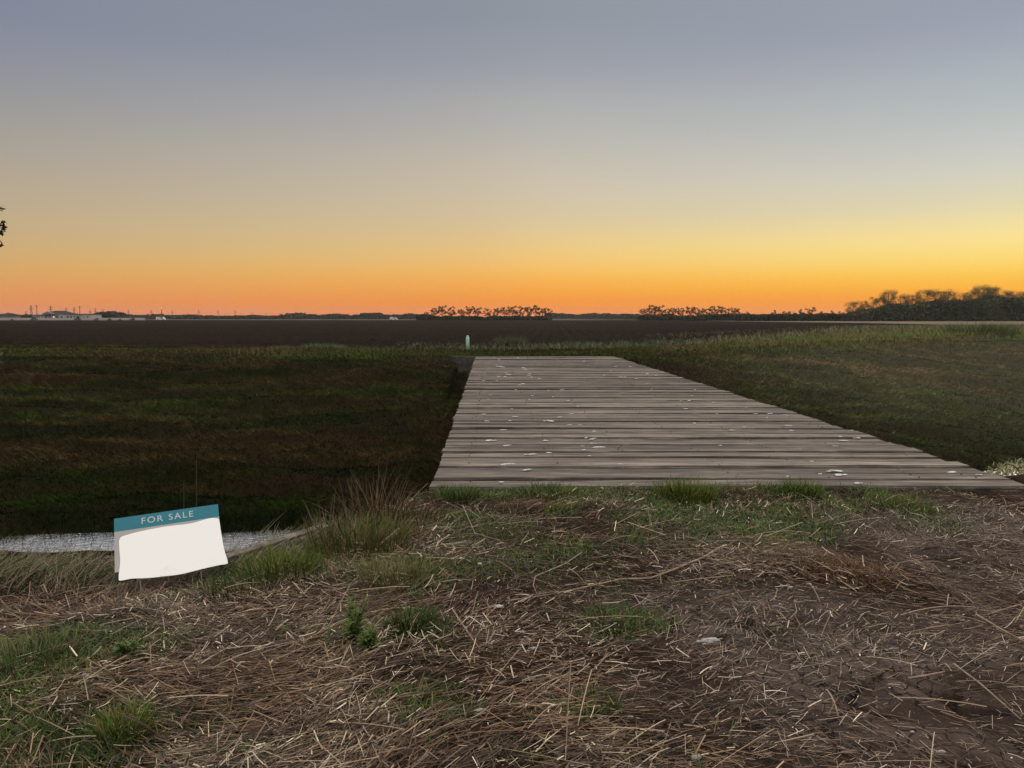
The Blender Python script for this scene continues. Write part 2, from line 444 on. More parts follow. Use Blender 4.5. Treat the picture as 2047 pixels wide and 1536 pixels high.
# ------------------------------------------------------------------ blades
def mix3(a, b, f): return a[None, :] * (1 - f[:, None]) + b[None, :] * f[:, None]
def strips(base, az, L, w, tilt, curve, k=3, taper=True, rs=RS):
    """curved ribbons: tilt = angle from vertical at the root, curve = extra bend to the tip; returns V, F"""
    n = len(L)
    s = np.linspace(0, 1, k + 1)
    P = [base]
    for i in range(k):
        a = tilt + curve * (s[i] + s[i + 1]) * .5
        d = np.stack([np.sin(a) * np.cos(az), np.sin(a) * np.sin(az), np.cos(a)], -1)
        P.append(P[-1] + d * (L / k)[:, None])
    C = np.stack(P, 1)
    side = rs.rand(n) * 2 * np.pi * 0 + az + np.pi / 2 + (rs.rand(n) - .5) * 1.6
    S = np.stack([np.cos(side), np.sin(side), (rs.rand(n) - .5) * .6], -1)[:, None, :]
    wid = w[:, None] * ((1 - .85 * s ** 1.5) if taper else np.ones(k + 1))[None, :]
    V = np.stack([C - S * wid[..., None] * .5, C + S * wid[..., None] * .5], 2).reshape(-1, 3)
    b = (np.arange(n) * (k + 1) * 2)[:, None]
    f = []
    for i in range(k): f.append(np.stack([b[:, 0] + 2 * i, b[:, 0] + 2 * i + 1, b[:, 0] + 2 * i + 3, b[:, 0] + 2 * i + 2], -1))
    return V, np.concatenate(f, 0)
def blade_obj(name, base, az, L, w, tilt, curve, colr, k=3, mat=None, taper=True, **kw):
    V, F = strips(base, az, L, w, tilt, curve, k, taper)
    c = np.repeat(colr, (k + 1) * 2, 0)
    return tag(npmesh(name, V, F, mat or M_BLADE, c, parent=kw.pop('parent', None)), **kw)
A = np.array
def scatter(n, x0, x1, y0, y1, dens, persp=True):
    """random points whose density follows dens(x, y); more of them close to the viewer"""
    o = []; c = 0
    while c < n:
        y = y0 + (y1 - y0) * RS.rand(n * 2) ** (1.25 if persp else 1); x = x0 + (x1 - x0) * RS.rand(n * 2)
        if persp:
            keep = np.abs(x) < .72 * y + .5
            x, y = x[keep], y[keep]
        k = RS.rand(len(x)) < dens(x, y)
        o.append(np.stack([x[k], y[k]], -1)); c += k.sum()
    p = np.concatenate(o)[:n]
    return p[:, 0], p[:, 1]
def on(x, y, dz=0.0): return np.stack([x, y, height(x, y) + dz], -1)

# ---- foreground straw
def straw_density(x, y):
    d = .25 + .9 * sstep(.42, .62, fbm(x, y, .7, 2))
    d = d * (1 - .97 * claymask(x, y)) * (1 - .5 * ell(x, y, 1930, 1430, 260, 110)) * (1 - .55 * greenmask(x, y))
    d = d * (.35 + .65 * sstep(6.6, 3.9, y + .35 * x))
    d = np.where(y > crestN(x) + .5, 0, d)
    return np.clip(d, .03, 1) * (y < 7.05)
def flow(x, y): return (fbm(x, y, 1.1, 1, 2) - .5) * 4.2 + .1
# matted brown under-layer
n = 52000
x, y = scatter(n, -5.5, 5.5, 2.2, 7.1, straw_density)
az = flow(x, y) + RS.randn(n) * np.where(RS.rand(n) < .7, .3, 1.2) + np.where(RS.rand(n) < .5, 0, np.pi)
L = .03 + .17 * RS.rand(n) ** 2.0
c = mix3(A([.015, .007, .0035]), A([.29, .175, .10]), RS.rand(n) ** 2.4) * (.35 + 1.2 * vnoise(x, y, .4, 0))[:, None]
pink = vnoise(x, y, .8, 3)[:, None]
c = c * (1 - .3 * pink) + A([[.09, .04, .022]]) * .3 * pink
blade_obj('straw_litter', on(x, y, .004) + A([0, 0, 1]) * (RS.rand(n) ** 2 * .035)[:, None], az, L, .0015 + .0045 * RS.rand(n) ** 2, R(90) - np.abs(RS.randn(n)) * .12, RS.randn(n) * .10,
          c, 2, M_STRAW, False, label='matted brown straw lying over the foreground soil', cat='straw', kind='stuff')
# pale broken pieces on top, all directions
n = 19000
x, y = scatter(n, -5.5, 5.5, 2.2, 7.1, lambda x, y: np.clip(straw_density(x, y) * sstep(.45, .8, fbm(x, y, .5, 0) * 1.15 + .35 * ell(x, y, 1010, 1360, 190, 70)) + .05, 0, 1))
az = np.where(RS.rand(n) < .6, flow(x, y) + RS.randn(n) * .7, RS.rand(n) * 6.283)
L = .008 + .10 * RS.rand(n) ** 2.4
c = mix3(A([.10, .062, .036]), A([.80, .66, .48]), RS.rand(n) ** 2.1)
blade_obj('straw_stubs', on(x, y, .012) + A([0, 0, 1]) * (RS.rand(n) * .03)[:, None], az, L, .0016 + .0050 * RS.rand(n) ** 2.2, R(90) - np.abs(RS.randn(n)) * .22, RS.randn(n) * .35, c, 3, M_STRAW, False,
          label='pale broken straw pieces strewn on top of the brown straw', cat='straw', kind='stuff')
# long stalks
n = 700
x, y = scatter(n, -5, 5, 2.2, 6.6, lambda x, y: np.clip(straw_density(x, y) + .12, 0, 1))
az = flow(x, y) + RS.randn(n) * .8
c = mix3(A([.12, .08, .05]), A([.42, .32, .22]), RS.rand(n))
blade_obj('long_stalks', on(x, y, .03), az, .12 + .28 * RS.rand(n) ** 1.5, .003 + .0025 * RS.rand(n), R(88) - np.abs(RS.randn(n)) * .22, np.abs(RS.randn(n)) * .45, c, 5, M_STRAW, False,
          label='long dry stalks lying loose across the straw', cat='straw', kind='stuff')
# fine dark fibres and crumbs on the clay
n = 12500
x, y = scatter(n, -.5, 5.5, 2.2, 7.1, lambda x, y: np.clip(claymask(x, y) * (1 - .75 * ell(x, y, 1950, 1460, 260, 110)) * .5 * (.25 + .75 * sstep(.2, .8, fbm(x, y, .5, 1))) + .02, 0, 1))
az = flow(x, y) + RS.randn(n) * 1.0
c = mix3(A([.035, .024, .018]), A([.46, .37, .28]), RS.rand(n) ** 3.2)
blade_obj('straw_fibres', on(x, y, .006), az, .02 + .09 * RS.rand(n) ** 2, .0015 + .002 * RS.rand(n), R(88) - np.abs(RS.randn(n)) * .12, RS.randn(n) * .2, c, 2, M_STRAW, False,
          label='fine dry fibres scattered on the cracked clay', cat='straw', kind='stuff')

# ---- foreground green ground cover
n = 42000
x, y = scatter(n, -5.5, 5.5, 2.2, 7.3, lambda x, y: np.maximum(greenmask(x, y), .10 * sstep(2.5, 0, x) * sstep(.4, .7, fbm(x, y, .6, 3))) * (.25 + .75 * vnoise(x, y, .12, 2)))
c = mix3(A([.016, .042, .005]), A([.075, .125, .014]), RS.rand(n)) * (.65 + .7 * vnoise(x, y, .4, 1))[:, None]
dry = RS.rand(n) < .16
c[dry] = mix3(A([.14, .12, .05]), A([.24, .2, .1]), RS.rand(dry.sum()))
hs = .6 + .8 * vnoise(x, y, .25, 3)
blade_obj('grass', on(x, y), RS.rand(n) * 6.283, (.03 + .06 * RS.rand(n)) * hs, .003 + .003 * RS.rand(n), .25 + .7 * RS.rand(n), .5 + .7 * RS.rand(n), c, 3,
          label='low green grass growing in patches through the straw', cat='grass', kind='stuff')
n = 9000
x = -.7 + 5.0 * RS.rand(n) ** 1.1; y = 7.12 - .22 * RS.rand(n) ** 1.4 * (1 + vnoise(x, x * 0, .4, 1))
k = RS.rand(n) < sstep(.22, .6, vnoise(x, x * 0, .38, 2)) * sstep(4.5, 3.3, x) + .12; x, y = x[k], y[k]; n = len(x)
c = mix3(A([.018, .048, .008]), A([.08, .15, .02]), RS.rand(n) * (.3 + .7 * vnoise(x, y, .3, 0))); k = RS.rand(n) < .15; c[k] = A([.2, .16, .09])
blade_obj('edge_grass', on(x, y, -.01), RS.rand(n) * 6.283, (.05 + .09 * RS.rand(n)) * (.5 + vnoise(x, x * 0, .3, 3)), .004 + .003 * RS.rand(n), .1 + .7 * RS.rand(n), .4 + .8 * RS.rand(n), c, 3,
          label='green grass fringe growing along the near edge of the bridge', cat='grass', kind='stuff')
# small leaves of clover-like ground cover
n = 9000
x, y = scatter(n, -5.5, 5.5, 2.2, 6.2, lambda x, y: greenmask(x, y) * sstep(.45, .6, vnoise(x, y, .35, 0)))
c = mix3(A([.018, .042, .018]), A([.045, .085, .03]), RS.rand(n))
blade_obj('ground_cover', on(x, y, .01), RS.rand(n) * 6.283, .012 + .018 * RS.rand(n), .009 + .008 * RS.rand(n), .9 + .5 * RS.rand(n), .2 + .3 * RS.rand(n), c, 2,
          label='small dark leaves creeping between the straw', cat='ground cover', kind='stuff')

def tuft(name, cx, cy, n, rad, h, cols_, label, cat, tilt=.55, w=.005, dz=0.0, group=None, lean=None, curve=.9, tiltmin=0.0):
    r = rad * np.sqrt(RS.rand(n)); a = RS.rand(n) * 6.283
    bx, by = cx + r * np.cos(a), cy + r * np.sin(a)
    base = np.stack([bx, by, height(bx, by) + dz], -1)
    o = base[:, :].mean(0)
    az = a + RS.randn(n) * .6
    if lean is not None: az = np.where(RS.rand(n) < .65, lean + RS.randn(n) * .5, az)
    f = RS.rand(n)
    c = mix3(A(cols_[0]), A(cols_[1]), f)
    if len(cols_) > 2:
        k = RS.rand(n) < .25; c[k] = A(cols_[2])
    L = h * (.45 + .55 * RS.rand(n))
    V, F = strips(base - o, az, L, w * (.6 + .8 * RS.rand(n)), tiltmin + tilt * RS.rand(n), curve * RS.rand(n), 4)
    ob = npmesh(name, V, F, M_BLADE, np.repeat(c, 10, 0))
    ob.location = o
    return tag(ob, label, cat, group)
GRN = ([.024, .060, .004], [.105, .165, .012], [.17, .13, .04]); DKG = ([.010, .034, .005], [.04, .085, .012], [.12, .10, .04])
DRY = ([.032, .018, .009], [.17, .10, .052], [.035, .05, .010]); RED = ([.06, .028, .013], [.17, .085, .042])
def T(px, py, *a, **k):
    g = G(px, py, -.02); return tuft('grass_tuft' if k.pop('g', True) else 'dry_grass_clump', g[0], g[1], *a, **k)
T(1370, 1000, 900, .26, .22, GRN, 'bright green grass tuft at the bridge edge, widest of the row', 'grass tuft', tilt=.5)
T(1605, 990, 420, .17, .15, GRN, 'small bright green grass tuft at the bridge edge right of the widest one', 'grass tuft')
T(1480, 990, 420, .32, .13, ([.07, .07, .03], [.16, .13, .05], [.2, .13, .08]), 'olive brown low grass tuft between two bright tufts at the bridge edge', 'grass tuft')
T(1795, 1012, 360, .26, .12, GRN, 'sparse yellow-green tuft near the right end of the bridge edge', 'grass tuft')
T(1110, 996, 420, .25, .12, GRN, 'green grass tuft at the bridge edge nearest its left corner', 'grass tuft')
T(920, 1000, 330, .18, .16, DKG, 'dark grass tuft growing at the left corner of the bridge deck', 'grass tuft')
T(1115, 1030, 260, .13, .08, GRN, 'little green tuft standing alone in reddish straw in front of the bridge', 'grass tuft')
T(1190, 1425, 420, .11, .075, DKG, 'dark green tuft surrounded by brown straw at the bottom', 'grass tuft', w=.004)
T(825, 1268, 520, .12, .12, DKG, 'dark green tuft with arching blades right of the leafy weed', 'grass tuft', tilt=.9, w=.005)
T(1240, 1255, 420, .20, .07, DKG, 'low dark tuft beside the bare clay patch', 'grass tuft', w=.004)
T(790, 1170, 520, .22, .14, ([.06, .08, .025], [.16, .15, .05], [.22, .16, .08]), 'olive tuft with tan tips in front of the tall weed clump', 'grass tuft')
T(560, 1150, 520, .26, .20, GRN, 'upright green grass tuft right of the sale sign by the board', 'grass tuft', w=.006)
T(480, 1190, 420, .22, .14, DKG, 'dark grass tuft just right of the foot of the sale sign', 'grass tuft')
T(250, 1465, 300, .10, .14, GRN, 'green tuft at bottom left among straw', 'grass tuft')
T(60, 1330, 420, .22, .14, ([.04, .07, .02], [.1, .12, .04], [.2, .15, .08]), 'green and tan tuft at the left border of the foreground', 'grass tuft')
T(1690, 1165, 1300, .28, .10, RED, 'rusty brown dried grass clump on the right foreground', 'dry grass', g=False, w=.0028, tilt=1.2)
T(1560, 1130, 900, .30, .09, ([.09, .08, .035], [.16, .12, .06]), 'olive brown withered grass mat left of the rusty clump', 'dry grass', g=False, w=.0028, tilt=1.2)
T(800, 1085, 700, .22, .16, RED, 'reddish dried grass heap at the foot of the tall weeds', 'dry grass', g=False, w=.003, tilt=1.3, lean=math.pi)
T(1050, 1015, 700, .30, .08, RED, 'reddish straw mound in front of the bridge left end', 'dry grass', g=False, w=.003, tilt=1.3)

# tall weeds on the near crest
def weeds(px, py, n, rad, h, label, cat='weeds', cols_=DRY, w=.005, tilt=.5, name='tall_weeds', **k):
    g = G(px, py, -.03); return tuft(name, g[0], g[1], n, rad, h, cols_, label, cat, tilt=tilt, w=w, **k)
weeds(748, 1050, 150, .22, .50, 'tall dry weed clump with green base left of the bridge corner', curve=.7, tilt=.75, w=.007)
weeds(715, 1095, 900, .36, .24, 'dense green grass at the foot of the tall dry weeds', cols_=([.04, .07, .012], [.12, .14, .03], [.22, .15, .08]), w=.006, curve=1.0, name='grass_clump')
weeds(655, 1090, 40, .13, .42, 'thin grey reeds left of the tall dry weed clump', cols_=([.07, .05, .03], [.22, .17, .12]), tilt=.4, curve=.4, w=.008)
weeds(690, 1075, 110, .22, .34, 'ragged shorter dry stalks left of the tall clump', curve=.9, tilt=.9, w=.006)
weeds(780, 1030, 90, .18, .32, 'sparse dry stalks leaning behind the tall clump', curve=.8, tilt=.9, w=.006)
weeds(830, 1050, 260, .26, .22, 'short tan weeds between the tall clump and the bridge corner', curve=.7)
# fringe in front of the water, leaning to the right
n = 2600
x = -3.9 + 2.5 * RS.rand(n); y = crestN(x) - .25 + .75 * RS.rand(n)
c = mix3(A([.08, .075, .04]), A([.26, .20, .14]), RS.rand(n)); k_ = RS.rand(n) < .4; c[k_] = mix3(A([.05, .075, .02]), A([.10, .13, .04]), RS.rand(k_.sum()))
blade_obj('bank_grass', on(x, y), .5 + RS.randn(n) * .8, .08 + .22 * RS.rand(n) ** 1.5, .0035 + .003 * RS.rand(n), .4 + .6 * RS.rand(n), .3 + .5 * RS.rand(n), c, 4,
          label='thin dry grass fringe along the near edge of the ditch', cat='grass', kind='stuff')
n = 190
x = -3.7 + 2.5 * RS.rand(n); y = crestN(x) - .15 + .3 * RS.rand(n)
c = mix3(A([.06, .045, .03]), A([.26, .20, .14]), RS.rand(n))
blade_obj('bank_stems', on(x, y), .35 + RS.randn(n) * .5, .18 + .32 * RS.rand(n), .004 + .004 * RS.rand(n), .6 + .6 * RS.rand(n), .1 + .7 * RS.rand(n), c, 6,
          label='long grey dead stems leaning over the ditch edge behind the sign', cat='stems', kind='stuff')
# two upright stalks behind the sign
for px, top, lb in ((757, 918, 'tallest single pale stalk rising from the weed clump by the bridge'), (367, 962, 'shorter of two thin upright stalks rising behind the sale sign'), (392, 922, 'taller of two thin upright stalks rising behind the sale sign')):
    p = W(px - 4, top, 5.4); bm = bmesh.new(); z0 = float(height(p[0], 5.4))
    add_tube(bm, [(0, 0, 0), (.004, 0, (p[2] - z0) * .5), (.012, .01, p[2] - z0)], [.005, .004, .0025], 5)
    o = bmobj('dry_stalk', bm, M_BARK); o.location = (p[0], 5.4, z0); tag(o, lb, 'stalk')

# leafy weed with seed spikes
def leafy(px, py, h, label, cat='weed plant'):
    g = G(px, py, -.02); root = empty('leafy_weed', (g[0], g[1], float(height(g[0], g[1]))))
    tag(root, label, cat)
    sb = bmesh.new(); LV = []; 
    bases = []; azs = []; Ls = []; Ws = []; ti = []
    for k in range(7):
        a = random.uniform(0, 6.28); hh = h * random.uniform(.55, 1); lean_ = random.uniform(.05, .6)
        top = (math.cos(a) * lean_ * hh, math.sin(a) * lean_ * hh, hh)
        add_tube(sb, [(0, 0, 0), (top[0] * .4, top[1] * .4, hh * .5), top], [.004, .003, .0015], 5)
        for q in range(34):
            f = random.uniform(.05, 1) ** 1.1
            bases.append((top[0] * f, top[1] * f, hh * f)); azs.append(random.uniform(0, 6.28)); Ls.append((.06 * (1.1 - f) + .010)); Ws.append(.015 * (1.2 - f) + .003); ti.append(random.uniform(.7, 1.4))
    bmobj('stem', sb, flatmat('weed_stem', (.10, .13, .05), .7), root)
    V, F = strips(A(bases), A(azs), A(Ls), A(Ws), A(ti), A(ti) * .3, 3)
    n = len(Ls); c = mix3(A([.05, .09, .02]), A([.13, .18, .045]), RS.rand(n))
    npmesh('leaves', V, F, M_BLADE, np.repeat(c, 8, 0), root)
leafy(706, 1300, .34, 'leafy green weed with upright seed spikes standing in the straw')
leafy(735, 1318, .12, 'low dark leafy weed hugging the foot of the taller weed')
leafy(255, 1322, .09, 'low leafy weed lying flat in straw at left')

# ---- the far bank: matted grass
def fslope(x, y): return (y > yf(x) - .2) & (y < crestF(x) + 6) & ~((x > BR_L(y) - .0) & (x < BR_R(y)) & (y < BR_Y1)) & (np.abs(x) < .72 * y)
def bankcols(x, y, n):
    nn = fbm(x * .25, y, 2.6, 2); r = RS.rand(n)
    g = mix3(A([.010, .028, .001]), A([.045, .078, .005]), r); br = mix3(A([.030, .016, .006]), A([.090, .050, .020]), r); tn = mix3(A([.05, .040, .010]), A([.10, .075, .025]), r)
    near_br = np.exp(-((x + 3) / 6.0) ** 2) * (x < 1) * .22
    f = sstep(.50, .64, nn + near_br)[:, None]
    c = g * (1 - f) + br * f
    t = sstep(.55, .7, vnoise(x * .6, y, .9, 0))[:, None] * .5
    c = c * (1 - t) + tn * t
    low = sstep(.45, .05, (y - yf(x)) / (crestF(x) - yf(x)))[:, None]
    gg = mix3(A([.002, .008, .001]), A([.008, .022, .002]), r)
    c = c * (1 - .75 * low) + gg * .75 * low  # undercut shade above the waterline painted into the grass colour
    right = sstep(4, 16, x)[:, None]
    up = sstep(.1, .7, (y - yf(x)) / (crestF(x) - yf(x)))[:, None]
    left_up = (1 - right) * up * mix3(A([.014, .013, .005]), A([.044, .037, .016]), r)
    return c * (1.15 + .5 * right) + left_up + right * (.14 + .86 * up) * mix3(A([.075, .067, .045]), A([.21, .18, .125]), r)  # right term paints the glare veil into the grass colour
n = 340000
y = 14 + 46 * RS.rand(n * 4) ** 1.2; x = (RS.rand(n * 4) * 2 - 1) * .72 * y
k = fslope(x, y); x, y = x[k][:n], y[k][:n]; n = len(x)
band = .5 * vnoise(x * .22, y, .75, 3) + .25 * vnoise(x * .5, y, .35, 0) + .25 * vnoise(x, y, .35, 1)  # mown ripples; their shade is also multiplied into the blade colour
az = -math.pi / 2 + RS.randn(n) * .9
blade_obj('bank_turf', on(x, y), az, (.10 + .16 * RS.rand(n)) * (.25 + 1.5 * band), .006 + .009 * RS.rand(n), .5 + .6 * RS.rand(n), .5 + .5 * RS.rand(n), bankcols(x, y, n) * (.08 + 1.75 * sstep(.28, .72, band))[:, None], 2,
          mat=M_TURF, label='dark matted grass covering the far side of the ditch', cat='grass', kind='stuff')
# water-side fringe: taller dark sedge
n = 9000
x = -14 + 34 * RS.rand(n); y = yf(x) + .1 + 1.6 * RS.rand(n) ** 1.5
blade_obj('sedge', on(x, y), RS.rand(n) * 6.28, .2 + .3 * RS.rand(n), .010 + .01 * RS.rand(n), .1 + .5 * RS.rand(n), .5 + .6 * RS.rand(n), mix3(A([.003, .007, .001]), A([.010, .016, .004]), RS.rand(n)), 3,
          mat=M_TURF, label='dark sedge standing along the far waterline', cat='grass', kind='stuff')

# far crest: verge and tall grass
def crest_tall(x): return np.interp(x, [-40, -14, -11, -5.5, -5, 5.5, 8, 14, 24, 60], [.10, .12, .26, .24, .1, .08, .20, .28, .36, .4])
n = 60000
x = -30 + 85 * RS.rand(n) ** 1.0; y = crestF(x) - 2.0 + (5.0 + .25 * np.clip(x, 0, 60)) * RS.rand(n)
k = (np.abs(x) < .72 * y) & ~((x > BR_L(y)) & (x < BR_R(y)) & (y < BR_Y1 + .2)); x, y = x[k], y[k]; n = len(x)
r = RS.rand(n)
rt = sstep(6, 22, x)[:, None]; pale = mix3(A([.05, .07, .018]), A([.13, .155, .055]), r) * (1 + .7 * rt); tan = mix3(A([.08, .058, .028]), A([.17, .13, .07]), r) * (1 + .5 * rt)  # rt lightens the right end, its lit look put into the colour
f = sstep(.4, .62, vnoise(x * .5, y, 1.3, 1))[:, None]
c = pale * (1 - f) + tan * f
blade_obj('verge_grass', on(x, y), RS.rand(n) * 6.28, crest_tall(x) * (.4 + .8 * RS.rand(n)), .012 + .014 * RS.rand(n), .1 + .6 * RS.rand(n), .3 + .7 * RS.rand(n), c, 3,
          mat=M_TURF, label='pale green verge grass along the far top of the ditch', cat='grass', kind='stuff')
n = 26000
x = 10 + 130 * RS.rand(n); y = 49 + .9 * np.clip(x - 8, 0, 200) + (RS.rand(n) - .5) * 20
k = (np.abs(x) < .72 * y) & (y > crestF(x) + 1); x, y = x[k], y[k]; n = len(x)
r = RS.rand(n); c = mix3(A([.09, .10, .05]), A([.24, .22, .12]), r)
blade_obj('rough_grass', on(x, y), RS.rand(n) * 6.28, (.12 + .3 * RS.rand(n)), .03 + .02 * RS.rand(n), .1 + .5 * RS.rand(n), .3 + .7 * RS.rand(n), c, 2,
          mat=M_TURF, label='tall dry rough grass between the right bank and the stubble', cat='grass', kind='stuff')
# weeds at the field edge behind the bridge
n = 5000
x = -6 + 16 * RS.rand(n); y = 36.5 + 6 * RS.rand(n) + np.clip(x, 0, 9) * .6
k = vnoise(x, y, .9, 2) > .5; x, y = x[k], y[k]; n = len(x)
blade_obj('field_edge_weeds', on(x, y), RS.rand(n) * 6.28, .12 + .3 * RS.rand(n), .02 + .02 * RS.rand(n), .1 + .6 * RS.rand(n), .4 + .6 * RS.rand(n), mix3(A([.05, .065, .03]), A([.13, .13, .07]), RS.rand(n)), 3,
          label='ragged weeds where the track meets the ploughed field', cat='weeds', kind='stuff')
for px, py, yy, h, lb in ((622, 700, 36, .30, 'round pale green grass clump on the left bank crest'), (650, 702, 35.6, .34, 'second pale green clump on the left bank crest'),
                      (672, 700, 36, .26, 'rightmost pale green clump on the left bank crest'), (560, 702, 36, .2, 'small low green clump on the left bank crest')):
    p = W(px, py, yy)
    tuft('grass_clump', p[0], yy, 500, .45, h * 1.4, ([.07, .10, .035], [.16, .20, .08]), lb, 'grass clump', w=.016, tilt=.9)
p = W(1022, 688, 43); tuft('field_shrub', p[0], 43, 500, .8, .75, ([.05, .06, .03], [.12, .13, .06]), 'low grey-green shrub at the field edge behind the bridge', 'shrub', w=.02, tilt=.8)
p = W(1960, 660, 52); tuft('grass_clump', p[0], 52, 900, 2.2, 1.0, ([.06, .08, .035], [.14, .17, .08]), 'highest tall grass clump on the right bank crest', 'grass clump', w=.025, tilt=.6)
# shrub at the right waterside
p = G(2050, 938, -1.6)
def waterside():
    n = 1500
    a = RS.rand(n) * 6.28; r = .95 * np.sqrt(RS.rand(n)); zz = RS.rand(n) ** .7
    b = np.stack([r * np.cos(a) * 1.25, r * np.sin(a), zz * .75 * (1.1 - .6 * r)], -1)
    V, F = strips(b, RS.rand(n) * 6.28, .07 + .08 * RS.rand(n), .03 + .03 * RS.rand(n), .3 + 1.2 * RS.rand(n), .3 * RS.rand(n), 2)
    root = empty('waterside_shrub', (13.6, 19.6, -2.75)); tag(root, 'pale green leafy shrub at the water right of the bridge', 'shrub')
    npmesh('leaves', V, F, M_BLADE, np.repeat(mix3(A([.09, .10, .04]), A([.26, .24, .11]), RS.rand(n)), 6, 0), root)
    bm = bmesh.new()
    for i in range(12):
        a = random.uniform(0, 6.28); add_tube(bm, [(0, 0, -.3), (.5 * math.cos(a), .4 * math.sin(a), .35), (1.0 * math.cos(a), .8 * math.sin(a), .6)], [.015, .01, .004], 5)
    bmobj('stems', bm, M_BARK, root)
waterside()

# ------------------------------------------------------------------ bridge
def wood_mat():
    m, t, b = newmat('weathered_planks')
    co = objco(t)
    a = t.nodes.new('ShaderNodeAttribute'); a.attribute_name = 'Col'
    s = t.nodes.new('ShaderNodeSeparateColor'); t.links.new(a.outputs['Color'], s.inputs[0])
    # grain runs along the planks, shifted per plank
    add = t.nodes.new('ShaderNodeVectorMath'); add.operation = 'ADD'
    cx = t.nodes.new('ShaderNodeCombineXYZ'); t.links.new(math_node(t, 'MULTIPLY', s.outputs[1], 57.0), cx.inputs[0]); t.links.new(math_node(t, 'MULTIPLY', s.outputs[1], 31.0), cx.inputs[2])
    t.links.new(co, add.inputs[0]); t.links.new(cx.outputs[0], add.inputs[1])
    g1 = noise(t, mapping(t, add.outputs[0], (.5, 16, 8)), 2.0, 6, .65)
    g2 = noise(t, mapping(t, add.outputs[0], (1.2, 60, 30)), 1.6, 4, .6)
    g3 = noise(t, mapping(t, co, (.6, .35, 1)), .9, 4)
    g4 = noise(t, mapping(t, add.outputs[0], (.9, 3, 3)), 1.5, 5, .6)
    c = mixc(t, s.outputs[0], (.090, .072, .060), (.31, .262, .218))
    c = mixc(t, mapr(t, g1, .36, .66), mixc(t, .72, c, (.022, .016, .014)), c)
    c = mixc(t, mapr(t, g2, .50, .70, 0, .6), c, (.52, .46, .39))
    c = mixc(t, mapr(t, g4, .48, .66, 0, .65), c, (.065, .046, .042))
    c = mixc(t, mapr(t, g3, .48, .68, 0, .38), c, (.085, .062, .060))
    g5 = noise(t, mapping(t, add.outputs[0], (.8, 6, 6)), 2.0, 5, .7)
    ed_ = math_node(t, 'MULTIPLY', s.outputs[2], mapr(t, g5, .35, .6, .25, 1))
    c = mixc(t, math_node(t, 'MULTIPLY', ed_, .8), c, (.020, .015, .012))       # darkened along the arrises and sides
    t.links.new(c, b.inputs['Base Color'])
    h = math_node(t, 'ADD', math_node(t, 'MULTIPLY', g1, .006), math_node(t, 'MULTIPLY', g2, .003))
    t.links.new(bump(t, h, 1.0, .9), b.inputs['Normal'])
    b.inputs['Roughness'].default_value = .75; b.inputs['Specular IOR Level'].default_value = .25
    return m
M_WOOD = wood_mat()
M_DARKWOOD = flatmat('creosoted_timber', (.045, .036, .032), .85, .4, 4)
M_IRON = flatmat('rusty_iron', (.05, .035, .03), .7)
bridge = empty('timber_bridge', (2.3, 19.5, 0))
tag(bridge, 'wide weathered plank bridge without rails crossing the ditch', 'bridge')
PLANKS = []
